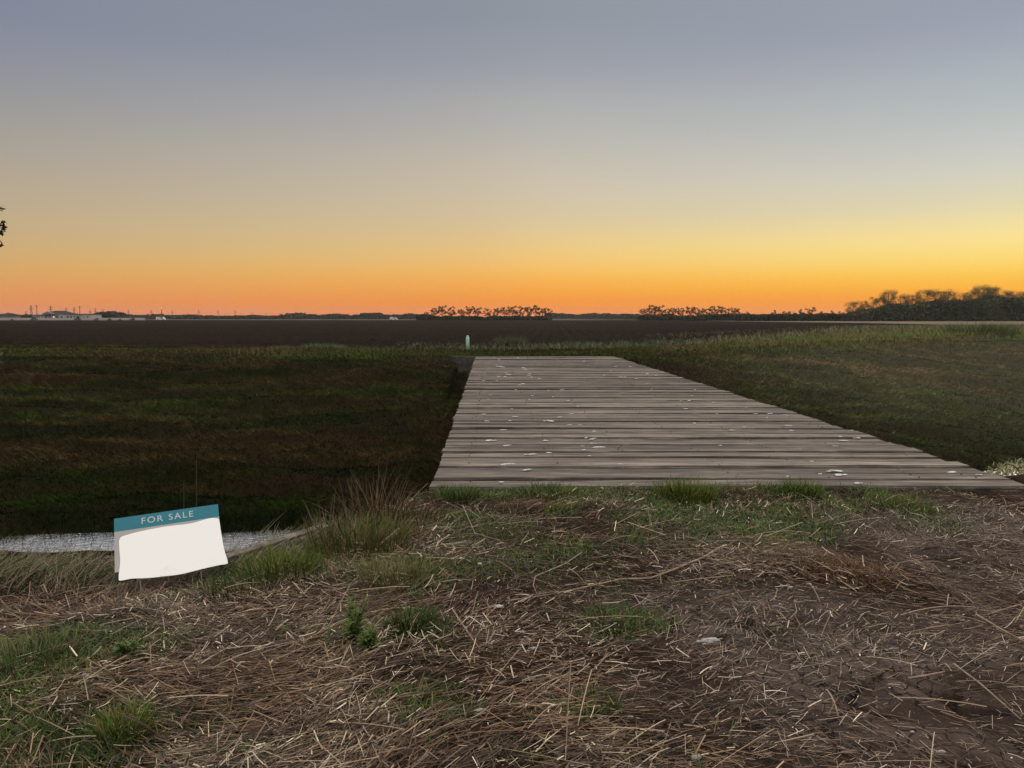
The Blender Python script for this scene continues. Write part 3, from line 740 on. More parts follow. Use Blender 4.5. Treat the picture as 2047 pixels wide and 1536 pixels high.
def build_bridge():
    V = []; Fc = []; C = []; nails = []
    y = BR_Y0; i = 0; PLANKS.clear()
    bo = A([2.3, 19.5, 0])
    while y < BR_Y1:
        w = random.choice([.235, .27, .285, .29, .30, .24]); gap = random.choice([.010, .016, .022, .028, .034, .042]) if random.random() < .85 else .055
        if y + w > BR_Y1 + .1: break
        PLANKS.append(y); th = .085; dz = random.uniform(-.016, .014); sk = random.uniform(-.004, .004); twist = random.uniform(-.006, .006)
        jl = random.choice([-.03, 0, .02, .04, -.06, .08]) * .5 * random.random(); jr = random.choice([-.03, 0, .02, .05, -.06, .08]) * .5 * random.random()
        tone = min(1, max(0, random.gauss(.52, .32))); rid = random.random()
        nseg = 22; b0 = len(V)
        xl, xr = BR_L(y) + jl, BR_R(y) + jr
        ph = random.uniform(0, 6)
        for k in range(nseg + 1):
            f = k / nseg; x = xl + (xr - xl) * f
            wav = .006 * math.sin(ph + x * 1.1) + .003 * math.sin(ph * 2 + x * 3.3)
            z = dz + twist * (f - .5) * 2 + .004 * math.sin(ph + x * .9)
            ya, yb = y + wav * .6 + sk * (x - xl), y + w + wav * .6 + sk * (x - xl)
            cup = .004
            cross = [(ya, z - th, 1), (ya, z - .018, 1), (ya + .012, z + cup, .9), (ya + .045, z + cup * .7, .1), ((ya + yb) / 2, z, 0), (yb - .045, z + cup * .7, .1), (yb - .012, z + cup, .9), (yb, z - .018, 1), (yb, z - th, 1)]
            for yy, zz, ee in cross: V.append((x, yy, zz)); C.append((tone, rid, ee))
        for k in range(nseg):
            for q in range(9):
                a = b0 + k * 9 + q; bb = b0 + k * 9 + (q + 1) % 9
                Fc.append((a, bb, bb + 9, a + 9))
        for e, k in ((0, 0), (1, nseg)):
            o = b0 + k * 9
            Fc.append((o, o + 1, o + 7, o + 8)); Fc.append((o + 1, o + 2, o + 6, o + 7)); Fc.append((o + 2, o + 3, o + 5, o + 6))
        for bx in (.35, 1.25, 2.15, 3.05, 3.95, 4.85, 5.4):
            for fy in (.25, .75):
                if random.random() < .7: nails.append((xl + bx + random.uniform(-.04, .04), y + w * fy + random.uniform(-.02, .02), dz + .003))
        y += w + gap; i += 1
    Fc = [f if f[2] != f[3] else None for f in Fc]; Fc = [f for f in Fc if f]
    V = A(V) - bo
    npmesh('deck', V, A(Fc), M_WOOD, A(C), bridge)
    bm = bmesh.new()
    for x, y_, z in nails:
        c = A([x, y_, z]) - bo
        vs = [bm.verts.new((c[0] + .009 * math.cos(a * 1.0472), c[1] + .009 * math.sin(a * 1.0472), c[2] + .002)) for a in range(6)]
        lo = [bm.verts.new((v.co.x, v.co.y, v.co.z - .012)) for v in vs]
        bm.faces.new(vs)
        for k in range(6): bm.faces.new((vs[k], lo[k], lo[(k + 1) % 6], vs[(k + 1) % 6]))
    nl = bmobj('nail_heads', bm, M_IRON, bridge)
    # stringers along the bridge, each with its own run
    for f in (.03, .22, .41, .6, .79, .97):
        bm = bmesh.new()
        x0 = BR_L(BR_Y0) + 5.71 * f; x1 = BR_L(BR_Y1) + 5.71 * f
        vs = []
        for (x, y_) in ((x0, BR_Y0 + .12), (x1, BR_Y1 - .05)):
            for dx, z in ((-.09, -.42), (.09, -.42), (.09, -.09), (-.09, -.09)): vs.append(bm.verts.new((x + dx - bo[0], y_ - bo[1], z)))
        for q in range(4): bm.faces.new((vs[q], vs[(q + 1) % 4], vs[4 + (q + 1) % 4], vs[4 + q]))
        bm.faces.new(vs[:4][::-1]); bm.faces.new(vs[4:])
        bmobj('stringer', bm, M_DARKWOOD, bridge)
    for yy in (13.3, 19.4, 25.5):
        bm = bmesh.new(); add_box(bm, BR_L(yy) - bo[0] + .02, BR_R(yy) - bo[0] - .02, yy - .15 - bo[1], yy + .15 - bo[1], -.72, -.425, .01)
        bmobj('cap_beam', bm, M_DARKWOOD, bridge)
        for f in (.06, .35, .65, .94):
            bm = bmesh.new(); x = BR_L(yy) + 5.71 * f - bo[0]
            add_tube(bm, [(x, yy - bo[1], -3.8), (x, yy - bo[1], -.725)], [.16, .14], 10)
            bmobj('pile', bm, M_DARKWOOD, bridge, True)
    bm = bmesh.new(); add_box(bm, BR_L(7.4) + .05 - bo[0], BR_R(7.4) - .05 - bo[0], 7.24 - bo[1], 7.34 - bo[1], -.6, -.092, .01)
    bmobj('sill_board', bm, M_DARKWOOD, bridge)
build_bridge()
# retaining wall of boards at the far left corner
def wing():
    root = empty('retaining_wall', (-1.85, 31.6, 0)); tag(root, 'dark timber retaining wall beside the far left bridge corner', 'retaining wall')
    mb = flatmat('wet_boards', (.08, .07, .062), .8, .4, 6)
    for i, (z0, z1) in enumerate(((-.30, .02), (-.62, -.32), (-.95, -.64))):
        bm = bmesh.new(); add_box(bm, -.62, .40, -.04, .04, z0, z1, .01); bmobj('board', bm, mb, root)
    bm = bmesh.new(); add_box(bm, -.74, -.60, -.10, .06, -1.0, .06, .015); bmobj('post', bm, M_DARKWOOD, root)
wing()

# ------------------------------------------------------------------ cotton fluff
M_COTTON, t_, b_ = newmat('white_cotton')
b_.inputs['Base Color'].default_value = (.82, .80, .78, 1); b_.inputs['Roughness'].default_value = .95
t_.links.new(bump(t_, noise(t_, objco(t_), 60, 4), .01), b_.inputs['Normal'])
def cotton_mesh(seed, lobes, flat):
    rr = random.Random(seed); bm = bmesh.new()
    for i in range(lobes):
        m_ = bmesh.ops.create_icosphere(bm, subdivisions=2, radius=1)['verts']
        cx = rr.uniform(-.8, .8) if i else 0; cy = rr.uniform(-.35, .35) if i else 0; s = rr.uniform(.25, .55)
        for v in m_:
            q = v.co.normalized(); k = 1 + .35 * math.sin(7 * q.x + seed * i) * math.sin(6 * q.y + seed) + rr.uniform(-.16, .16)
            v.co = (cx + q.x * s * k * 1.2, cy + q.y * s * k * .7, (q.z * k + .6) * s * flat)
    me = bpy.data.meshes.new('cotton_tuft'); bm.to_mesh(me); bm.free(); me.materials.append(M_COTTON)
    for p in me.polygons: p.use_smooth = True
    return me
cot = [cotton_mesh(s, n_, f) for s, n_, f in ((1, 3, .22), (2, 5, .2), (3, 4, .25), (4, 2, .3), (5, 6, .2), (6, 3, .3))]
def ordw(n_):
    u = ['', 'first', 'second', 'third', 'fourth', 'fifth', 'sixth', 'seventh', 'eighth', 'ninth', 'tenth', 'eleventh', 'twelfth', 'thirteenth', 'fourteenth', 'fifteenth', 'sixteenth', 'seventeenth', 'eighteenth', 'nineteenth']
    if n_ < 20: return u[n_]
    t_ = ['twenty', 'thirty', 'forty', 'fifty', 'sixty', 'seventy', 'eighty', 'ninety'][n_ // 10 - 2]
    return t_ + '-' + u[n_ % 10] if n_ % 10 else t_[:-1] + 'ieth'
def cotton(p, size, label, group, zk=1.0):
    o = bpy.data.objects.new('cotton_tuft', random.choice(cot)); col.objects.link(o)
    o.location = p; o.scale = (size, size * random.uniform(.6, 1), size * random.uniform(.7, 1.1) * zk); o.rotation_euler = (0, 0, random.uniform(-.5, .5) + random.choice((0, math.pi)))
    return tag(o, label, 'cotton', group)
c6 = """655,963,L 805,1158,L 1015,1080,L 1575,1018,L 967,1204,M 1440,1040,M 1165,1065,M 800,1000,M 1420,1005,S 780,852,M 778,872,M 1158,934,M 1135,963,M 1460,940,M 1525,942,S
1500,950,S 1515,983,S 1525,883,S 1310,830,M 1415,830,S 1155,800,L 820,795,S 632,798,S 605,742,S 875,766,M 1228,766,M 1330,742,M 845,695,S 790,718,s 1383,677,S 1160,680,S 1310,630,M 985,618,S
660,582,S 650,617,s 1185,598,S 1022,590,S 1030,570,s 880,538,s 1145,546,S 1265,540,S 1155,517,s 1510,555,s 895,500,M 945,490,M 560,503,s 680,477,S 722,462,s 612,464,s 1080,447,M 1000,435,S
990,420,S 990,405,S 735,430,S 800,400,S 820,415,M 780,430,S 625,405,s 955,370,M 935,354,S 730,345,M 765,350,M 715,335,S 895,272,M 735,290,s 955,268,s 700,270,s 1465,333,S 1440,300,S 1700,345,S
1830,345,S 1660,380,s 1720,305,s 1610,418,s 1750,430,S 1790,430,s 1880,447,S 1965,405,S 1970,485,s 1480,1085,s 1745,1157,S 750,1307,M"""
c7 = """140,126,s 225,163,S 265,172,S 115,180,S 175,187,S 228,211,s 318,212,s 250,238,s 455,240,s 445,270,S 390,295,s 430,293,S 552,302,S 410,333,S 708,326,s 567,358,S 750,357,S 820,356,M 805,376,S
900,364,S 455,403,M 695,420,s 637,436,S 912,414,M 930,438,M 775,461,M 935,459,M 580,511,M 955,531,M 1160,470,M 1247,476,M 1170,487,M 1216,438,S 1140,513,S 1020,589,M 100,600,S 1135,635,L 1150,654,L
1062,650,M 905,659,S 1682,642,L 1830,651,S 1238,694,M"""
SZ = {'L': .088, 'M': .058, 'S': .042, 's': .030}
special = {(805, 1158): 'large ragged white fluff on the planks near the left bridge corner', (967, 1204): 'white fluff nearest the grass at the left of the bridge deck',
           (1575, 1018): 'long white fluff on the planks at the middle of the bridge front', (1682, 642): 'white fluff at the right corner of the bridge deck',
           (1150, 654): 'largest white fluff by the bridge front edge on the right', (655, 963): 'large white fluff close to the left bridge edge', (1015, 1080): 'slanting white fluff near the front left of the deck'}
for txt, k, ox, oy in ((c6, 4.152, 820, 650), (c7, 2.417, 1200, 680)):
    for tok in txt.split():
        a, b2, s = tok.split(','); a = int(a); b2 = int(b2)
        p = G(a / k + ox, b2 / k + oy, .004)
        far_ = 1.0 + .035 * max(0, p[1] - 10)
        lb = special.get((a, b2))
        if not lb:
            pi_ = sum(1 for q in PLANKS if q < p[1]); fr = (p[0] - BR_L(p[1])) / 5.71
            words = ['by the left edge', 'one tenth across from left', 'two tenths across from left', 'three tenths across from left', 'four tenths across from left', 'at mid-width', 'six tenths across from left',
                     'seven tenths across from left', 'eight tenths across from left', 'nine tenths across from left', 'by the right edge']
            lb = {'L': 'large', 'M': 'medium', 'S': 'small', 's': 'tiny'}[s] + ' white fluff ' + words[int(round(min(1, max(0, fr)) * 10))] + ' on the ' + ordw(pi_) + ' plank from the near end'
        cotton(p, SZ[s] * far_, lb, 'cotton fluffs on the bridge deck')
for px, py, s, lb in ((1003, 1221, .032, 'crumpled white cotton fluff in the straw below the bridge'), (1410, 1295, .042, 'bright white cotton fluff on bare cracked clay'), (957, 1136, .018, 'small white fluff at the edge of green grass and straw'),
                  (922, 1124, .014, 'tiny white fluff left of another in green grass'), (1577, 1192, .016, 'left one of two small white lumps below the rusty clump'), (1614, 1186, .017, 'right one of two small white lumps below the rusty clump'),
                  (1063, 1317, .015, 'small white fluff among pale straw pieces'), (955, 1440, .014, 'small white fluff low in the straw, left of the dark tuft'), (1262, 1441, .015, 'small white fluff in straw just right of the dark tuft'),
                  (1390, 1527, .03, 'white fluff at the very bottom of the foreground straw'), (1875, 1522, .018, 'grey-white fluff on cracked clay at the bottom right'), (1820, 1473, .010, 'tiny white speck on brown clay at bottom right'),
                  (170, 1360, .012, 'tiny white fluff in the grass at left'), (1985, 885, .03, None)):
    if lb is None: continue
    p = G(px, py, 0); p[2] = float(height(p[0], p[1])) + .03
    cotton(p, s * 1.35, lb, None, 2.6)

# twigs
def twig(pts, r, label, name='twig', mat=None, z=.035):
    P = []
    for px, py in pts:
        g = G(px, py, 0); g[2] = float(height(g[0], g[1])) + z; P.append(g)
    o0 = P[0].copy(); bm = bmesh.new()
    n_ = len(P); add_tube(bm, [tuple(q - o0) for q in P], [r * (1 - .5 * i / (n_ - 1)) for i in range(n_)], 6)
    o = bmobj(name, bm, mat or M_TWIG, None, True); o.location = o0; return tag(o, label, 'stick')
M_TWIG = flatmat('bleached_stick', (.27, .20, .14), .7, .3, 20)
twig([(1446, 1104), (1405, 1128), (1350, 1150), (1300, 1168), (1240, 1174), (1120, 1196), (1010, 1206)], .007, 'long thin bleached stick bordering the bare clay patch')
twig([(925, 1018), (935, 1043), (950, 1073), (1000, 1088)], .004, 'curved pale stem in grass in front of the bridge', z=.05)
twig([(1163, 1120), (1130, 1142), (1070, 1165), (1066, 1180), (1073, 1195)], .004, 'kinked pale twig lying in thin straw')
twig([(1950, 1250), (2000, 1280), (2047, 1302)], .006, 'straight pale stick at the right edge of the foreground')
twig([(1905, 1345), (1960, 1385), (2040, 1450)], .005, 'long pale stalk crossing the cracked clay at right')
twig([(1815, 1374), (1850, 1369), (1888, 1358)], .006, 'short pale stick on clay at right')
twig([(905, 1234), (945, 1300), (960, 1320)], .005, 'slanting brown stalk right of the green tuft')

# board on the crest right of the sign
def board():
    a = G(425, 1128, .0); b2 = G(652, 1062, .0)
    a[2] = float(height(a[0], a[1])) + .10; b2[2] = float(height(b2[0], b2[1])) + .10
    d = b2 - a; L_ = float(np.linalg.norm(d))
    bm = bmesh.new(); add_box(bm, 0, L_, -.028, .028, -.014, .014, .004)
    o = bmobj('old_board', bm, flatmat('grey_board', (.16, .135, .11), .8, .45, 14)); o.location = a
    o.rotation_euler = (R(12), -math.asin(d[2] / L_), math.atan2(d[1], d[0]))
    tag(o, 'grey weathered board lying along the ditch edge beside the sale sign', 'board')
board()

# ------------------------------------------------------------------ sale sign
def sign():
    w, h = .61, .42; c = A([-2.149, 4.714, .201])
    from mathutils import Matrix, Vector
    M = Matrix.Rotation(.308, 3, 'Z') @ Matrix.Rotation(-.682, 3, 'X') @ Matrix.Rotation(-.086, 3, 'Y')
    root = empty('sale_sign', tuple(c)); root.rotation_euler = M.to_euler()
    tag(root, 'leaning teal and white for-sale sign with its lower face blanked white', 'sign')
    mw = flatmat('sign_light_grey', (.38, .37, .36), .5, .06, 3)
    mt = flatmat('sign_teal', (.015, .17, .23), .5, .08, 3)
    mk = flatmat('sign_black', (.01, .01, .01), .6)
    m3, t3, b3 = newmat('blank_white'); b3.inputs['Base Color'].default_value = (.93, .93, .93, 1); b3.inputs['Roughness'].default_value = .5
    x0, x1 = -w / 2, w / 2; z0, z1 = -h / 2, h / 2; band = .215 * h
    bm = bmesh.new(); add_box(bm, x0, x1, -.003, .003, z0 + .15 * h, z1 - band); bmobj('panel', bm, mw, root)
    bm = bmesh.new(); add_box(bm, x0, x1, -.0035, .003, z1 - band, z1); hd = bmobj('header_band', bm, mt, root)
    bm = bmesh.new(); add_box(bm, x0, x1 * .9, -.003, .003, z0, z0 + .15 * h); bmobj('footer_band', bm, mk, root)
    cu = bpy.data.curves.new('letters', 'FONT'); cu.body = 'FOR SALE'; cu.size = band * .66; cu.align_x = 'CENTER'; cu.align_y = 'CENTER'; cu.space_character = 1.25; cu.extrude = .0005
    to = bpy.data.objects.new('letters', cu); col.objects.link(to)
    bpy.context.view_layer.update()
    me = bpy.data.meshes.new_from_object(to.evaluated_get(bpy.context.evaluated_depsgraph_get()))
    bpy.data.objects.remove(to)
    me.materials.clear(); me.materials.append(flatmat('letter_white', (.5, .54, .54), .5, .03))
    lo = bpy.data.objects.new('letters', me); col.objects.link(lo); lo.parent = hd
    lo.rotation_euler = (R(90), 0, 0); lo.location = (0, -.0045, z1 - band * .5)
    # added white blot masking the face, freehand outline (fractions of the panel)
    pts = [(.05, .66), (.12, .705), (.3, .735), (.5, .745), (.72, .735), (.9, .775), (.985, .75), (1.0, .70), (1.005, .55), (1.02, .25), (1.045, .03), (1.03, -.005), (.95, -.005), (.8, -.02), (.6, -.045), (.45, -.035), (.3, -.02), (.15, .012), (.06, .01), (.035, .05), (.05, .3), (.045, .5)]
    P2 = []
    n_ = len(pts)
    for i in range(n_):          # Catmull-Rom
        p0, p1, p2, p3 = [A(pts[(i + k) % n_]) for k in (-1, 0, 1, 2)]
        for t in (0, .25, .5, .75):
            P2.append(.5 * ((2 * p1) + (-p0 + p2) * t + (2 * p0 - 5 * p1 + 4 * p2 - p3) * t * t + (-p0 + 3 * p1 - 3 * p2 + p3) * t ** 3))
    bm = bmesh.new(); add_prism(bm, [(x0 + w * q[0], z0 + h * q[1]) for q in P2], -.008, -.0045)
    bmobj('masking_blot', bm, m3, root)
    ms = flatmat('stake_wire', (.12, .12, .12), .4, .1, 5, .5, .8)
    for sx in (-.28, .28):
        bm = bmesh.new(); add_tube(bm, [(sx * w, .008, z1 * .3), (sx * w, .008, z0), (sx * w + .01, .01, z0 - .22)], .003, 6)
        bmobj('stake', bm, ms, root)
sign()

# ------------------------------------------------------------------ marker post
def marker():
    p = W(935, 699, 37.8)
    root = empty('marker_post', (p[0], 37.8, float(height(p[0], 37.8)))); tag(root, 'pale mint green cable marker post beyond the far bridge end', 'marker post')
    mg = flatmat('mint_plastic', (.42, .66, .55), .5, .05); mw = flatmat('white_plastic', (.75, .76, .72), .5, .03); md = flatmat('marker_edge', (.06, .17, .14), .5, .03)
    h = .72
    bm = bmesh.new(); add_tube(bm, [(0, 0, -.2), (0, 0, .04), (0, 0, .10), (0, 0, h - .10), (0, 0, h - .05), (0, 0, h - .04)], [.045, .05, .088, .088, .055, .0505], 12)
    bmobj('body', bm, mg, root, True)
    bm = bmesh.new(); add_tube(bm, [(0, 0, h - .043), (0, 0, h), (0, 0, h + .012)], [.048, .046, .02], 12); bmobj('cap', bm, mw, root, True)
    for sx in (-1, 1):
        bm = bmesh.new(); add_box(bm, sx * .088 - .012, sx * .088 + .012, -.02, .02, .1, h - .1, .004); bmobj('side_rib', bm, md, root)
marker()

# ------------------------------------------------------------------ trees
def leafset(cents, rads, n, lw, cols_):
    """leaf-sized faces in lumpy clumps"""
    k = len(cents); pick = RS.randint(0, k, n)
    d = RS.randn(n, 3); d /= np.linalg.norm(d, axis=1)[:, None]
    r = RS.rand(n) ** .45
    c = A(cents)[pick] + d * (A(rads)[pick] * r)[:, None] * A([1, 1, .75])
    a = RS.randn(n, 3); a /= np.linalg.norm(a, axis=1)[:, None]
    b2 = np.cross(a, RS.randn(n, 3)); b2 /= np.linalg.norm(b2, axis=1)[:, None]
    s = lw * (.5 + RS.rand(n))[:, None]
    V = np.stack([c - a * s, c - b2 * s * .5, c + a * s, c + b2 * s * .5], 1).reshape(-1, 3)
    F = np.arange(n * 4).reshape(n, 4)
    tone = (.6 + .8 * RS.rand(k))[pick]
    col_ = mix3(A(cols_[0]), A(cols_[1]), RS.rand(n)) * tone[:, None]
    return V, F, np.repeat(col_, 4, 0)
def mesh_only(o):
    me = o.data; bpy.data.objects.remove(o); return me
def tree_proto(seed, H, spread, clumps, leaves, lw, trunk_frac, cols_, limbs=9, crad=.16):
    rr = random.Random(seed)
    bm = bmesh.new(); tips = []
    add_tube(bm, [(0, 0, -.3), (rr.uniform(-.1, .1), 0, H * .3), (rr.uniform(-.3, .3), rr.uniform(-.2, .2), H * .62), (rr.uniform(-.3, .3), 0, H * .88)], [H * .022, H * .016, H * .010, H * .004], 6)
    for i in range(limbs):
        z0 = H * rr.uniform(trunk_frac * .8, .7); a = 6.283 * i / limbs + rr.uniform(-.4, .4)
        rr_ = spread * rr.uniform(.5, 1); z1 = min(H * .97, z0 + H * rr.uniform(.12, .36))
        tip = (rr_ * math.cos(a), rr_ * math.sin(a), z1)
        mid = (tip[0] * .45, tip[1] * .45, z0 + (z1 - z0) * .62)
        add_tube(bm, [(0, 0, z0), mid, tip], [H * .009, H * .006, H * .0025], 4); tips.append(tip)
        for q in range(2):
            e = (tip[0] * .7 + rr.uniform(-.2, .2) * spread, tip[1] * .7 + rr.uniform(-.2, .2) * spread, min(H, z1 + H * rr.uniform(-.05, .12)))
            add_tube(bm, [mid, e], [H * .004, H * .002], 4); tips.append(e)
    tips.append((0, 0, H * .93))
    while len(tips) < clumps: 
        t = rr.choice(tips); tips.append((t[0] * rr.uniform(.3, 1.1), t[1] * rr.uniform(.3, 1.1), H * rr.uniform(trunk_frac, .95)))
    tips = tips[:clumps] if clumps < len(tips) else tips
    me_t = mesh_only(bmobj('trunk', bm, M_BARK))
    V, F, C = leafset(tips, [H * crad * rr.uniform(.5, 1.1) for _ in tips], leaves, lw, cols_)
    me_c = mesh_only(npmesh('crown', V, F, M_CROWN, C))
    return me_t, me_c
def place_tree(proto, loc, s, rz, label, group, name='tree', cat='tree', sz=1.0):
    r = empty(name, loc, rz); r.scale = (s, s, s * sz); tag(r, label, cat, group)
    for nm, me in zip(('trunk', 'crown'), proto):
        o = bpy.data.objects.new(nm, me); col.objects.link(o); o.parent = r
    return r
TC = ([.025, .020, .010], [.07, .055, .030])
TG = ([.020, .026, .012], [.05, .056, .026])
TW = ([.030, .038, .018], [.085, .095, .045])
thin = [tree_proto(s, 8, 3.0, 50, 5200, .11, .22, TC, 14, .085) for s in (1, 2, 3, 4)]
mid_ = [tree_proto(s, 7, 2.8, 26, 1500, .16, .25, TG, 9, .15) for s in (11, 12, 13)]
full = [tree_proto(s, 11, 4.8, 90, 10000, .10, .08, TW, 20, .145) for s in (21, 22, 23, 24)]
ORD = ['leftmost', 'second', 'third', 'fourth', 'fifth', 'sixth', 'seventh', 'eighth', 'ninth', 'tenth', 'eleventh', 'twelfth', 'thirteenth', 'fourteenth', 'fifteenth', 'sixteenth', 'seventeenth', 'eighteenth', 'nineteenth', 'twentieth', 'twenty-first', 'twenty-second', 'twenty-third', 'twenty-fourth']
def ordn(i): return ORD[0] + ' ' if i == 0 else ORD[i] + ' from the left, '
def row(spec, Dist, protos, text, group, H0, jit=6):
    for i, (px, top) in enumerate(spec):
        D_ = Dist + random.uniform(-jit, jit)
        p = W(px, top, D_); h = p[2]
        lb = ('leftmost ' if i == 0 else ORD[i] + ' from left, ') + text
        place_tree(protos[i % len(protos)], (p[0], D_, 0), h / H0 * 1.03, random.uniform(0, 6.28), lb, group, sz=random.uniform(.9, 1.06))
row([(852, 624), (868, 616), (884, 613), (902, 615), (922, 617), (938, 614), (955, 615), (975, 618), (993, 617), (1008, 614), (1024, 613), (1040, 613), (1056, 614), (1071, 614), (1084, 615), (1097, 618)],
    400, thin, 'slender sparse tree of the row at the horizon centre', 'trees of the row at the horizon centre', 8)
row([(1287, 616), (1303, 612), (1318, 611), (1332, 616), (1345, 614), (1361, 616), (1378, 615), (1392, 616), (1407, 615), (1424, 614), (1441, 613), (1456, 614), (1472, 616)],
    370, thin, 'slender sparse tree of the row right of the horizon centre', 'trees of the row right of the horizon centre', 8)
row([(1495, 624), (1520, 625), (1545, 621), (1566, 623), (1584, 619), (1603, 620), (1622, 617), (1642, 621), (1662, 623), (1680, 624)],
    340, mid_, 'low bushy tree between the sparse row and the right wood', 'low bushy trees left of the right wood', 7)
row([(1706, 602), (1728, 603), (1752, 598), (1776, 587), (1800, 594), (1824, 590), (1848, 583), (1872, 580), (1896, 586), (1920, 589), (1944, 584), (1966, 578), (1985, 570), (2008, 580), (2034, 588), (2060, 586), (2088, 582)],
    330, full, 'dense dark tree of the right wood', 'trees of the right wood', 11, 5)

# undergrowth below the tree rows: reads as one mass
def mass(name, x0, x1, D_, topf, depth, n, lw, cols_, label, zbase=0.0):
    x = x0 + (x1 - x0) * RS.rand(n); y = D_ + depth * (RS.rand(n) - .5)
    top = topf(x); z = zbase + top * RS.rand(n) ** .8
    a = RS.randn(n, 3); a /= np.linalg.norm(a, axis=1)[:, None]; b2 = np.cross(a, RS.randn(n, 3)); b2 /= np.linalg.norm(b2, axis=1)[:, None]
    s = lw * (.5 + RS.rand(n))[:, None]; c = np.stack([x, y, z], -1)
    V = np.stack([c - a * s, c - b2 * s * .8, c + a * s, c + b2 * s * .8], 1).reshape(-1, 3)
    C = mix3(A(cols_[0]), A(cols_[1]), RS.rand(n)) * (.7 + .6 * vnoise(x, y, 4, 1))[:, None]
    tag(npmesh(name, V, np.arange(n * 4).reshape(n, 4), M_CROWN, np.repeat(C, 4, 0)), label, 'undergrowth', kind='stuff')
def px_x(px, D_): return W(px, 640, D_)[0]
def topcurve(D_, pts):
    xs_ = [px_x(p, D_) for p, _ in pts]; zs_ = [W(1000, t, D_)[2] for _, t in pts]
    return lambda x: np.interp(x, xs_, zs_) * (.62 + .76 * fbm(x, x * 0, 4, 2, 5))
mass('undergrowth', px_x(834, 398), px_x(1103, 398), 398, topcurve(398, [(834, 632), (848, 629), (880, 633), (960, 634), (1020, 633), (1060, 632), (1090, 633), (1104, 638)]), 12, 9000, .5, TG, 'dark brush under the sparse tree row at the centre')
mass('undergrowth', px_x(1278, 368), px_x(1500, 368), 368, topcurve(368, [(1278, 634), (1330, 633), (1400, 634), (1420, 630), (1500, 629)]), 12, 8000, .5, TG, 'dark brush under the sparse tree row right of centre')
mass('undergrowth', px_x(1480, 338), px_x(1700, 338), 338, topcurve(338, [(1480, 632), (1510, 631), (1600, 629), (1700, 629)]), 12, 9000, .5, TG, 'dark brush under the low bushy trees')
mass('undergrowth', px_x(1690, 328), px_x(2130, 328), 328, topcurve(328, [(1690, 628), (1720, 625), (1780, 612), (1900, 602), (2130, 598)]), 16, 60000, .42, TW, 'dark brush filling the edge of the right wood')
# far tree lines along the horizon
FT = ([.024, .022, .014], [.05, .044, .028])
mass('far_wood', -700, px_x(850, 700), 700, lambda x: np.interp(x, [-700, px_x(330, 700), px_x(560, 700), px_x(600, 700), px_x(700, 700), px_x(730, 700), px_x(850, 700)], [4.0, 3.8, 3.6, 5.0, 3.6, 5.4, 5.8]) * (.35 + 1.1 * fbm(x, x * 0, 10, 1)), 30, 26000, .9, FT, 'long low far tree line behind the ploughed field on the left')
mass('far_wood', px_x(1090, 900), px_x(1300, 900), 900, lambda x: 3.2 + 4.0 * fbm(x, x * 0, 14, 1), 30, 9000, 1.3, FT, 'low far tree line between the two sparse rows')
mass('far_wood', px_x(1250, 750), 900, 750, lambda x: 1.5 + 4.0 * fbm(x, x * 0, 11, 1), 30, 16000, 1.4, FT, 'far wood behind the rows on the right')
mass('far_wood', px_x(-60, 520), px_x(250, 520), 520, lambda x: np.interp(x, [px_x(0, 520), px_x(60, 520), px_x(185, 520), px_x(200, 520), px_x(235, 520), px_x(250, 520)], [3.4, 2.6, 2.6, 4.6, 4.6, 2.8]) * (.6 + .7 * fbm(x, x * 0, 7, 1)), 20, 9000, .9, FT, 'dark trees behind the white farmhouse')

# tree out of frame at the left, its twigs reach in
def edge_tree():
    x0, y0 = -8.1, 9.2; z0 = float(height(x0, y0))
    root = empty('young_tree', (x0, y0, z0)); tag(root, 'small leafy tree on the ditch bank whose twigs reach in at left', 'tree')
    bm = bmesh.new(); tips = []
    Hh = 1.6 + 3.1 - z0 - .2
    add_tube(bm, [(0, 0, -.2), (.05, 0, Hh * .4), (-.05, .05, Hh * .75), (0, 0, Hh)], [.09, .07, .04, .012], 8)
    for i in range(16):
        a = 6.283 * i / 16 * 2.4; zz = Hh * (.45 + .5 * i / 16); r_ = 1.35 * (1.1 - i / 24)
        tip = (r_ * math.cos(a), r_ * math.sin(a), zz + .3); add_tube(bm, [(0, 0, zz - .3), (tip[0] * .5, tip[1] * .5, zz), tip], [.025, .014, .005], 5); tips.append(tip)
    inn = []
    for px, py in ((14, 447), (16, 455), (12, 464), (9, 470), (6, 489), (-6, 440), (4, 462), (-14, 425), (-4, 480), (-10, 458), (7, 417), (-10, 500)):
        p = W(px - 8, py, y0) - A([x0, y0, z0]); inn.append(tuple(p))
    hub = (1.35, 0, inn[0][2] - .1)
    add_tube(bm, [(0, 0, hub[2] - .8), (.7, 0, hub[2] - .35), hub], [.03, .02, .01], 5)
    for p in inn: add_tube(bm, [hub, ((hub[0] + p[0]) / 2, 0.02, (hub[2] + p[2]) / 2 + .03), p], [.007, .005, .003], 4)
    bmobj('trunk', bm, M_BARK, root)
    V, F, C = leafset(tips, [.45] * len(tips), 1600, .05, ([.03, .035, .015], [.07, .07, .03]))
    V2, F2, C2 = leafset(inn, [.045] * len(inn), 90, .028, ([.03, .03, .015], [.06, .055, .03]))
    npmesh('crown', np.concatenate([V, V2]), np.concatenate([F, F2 + len(V)]), M_CROWN, np.concatenate([C, C2]), root)
edge_tree()

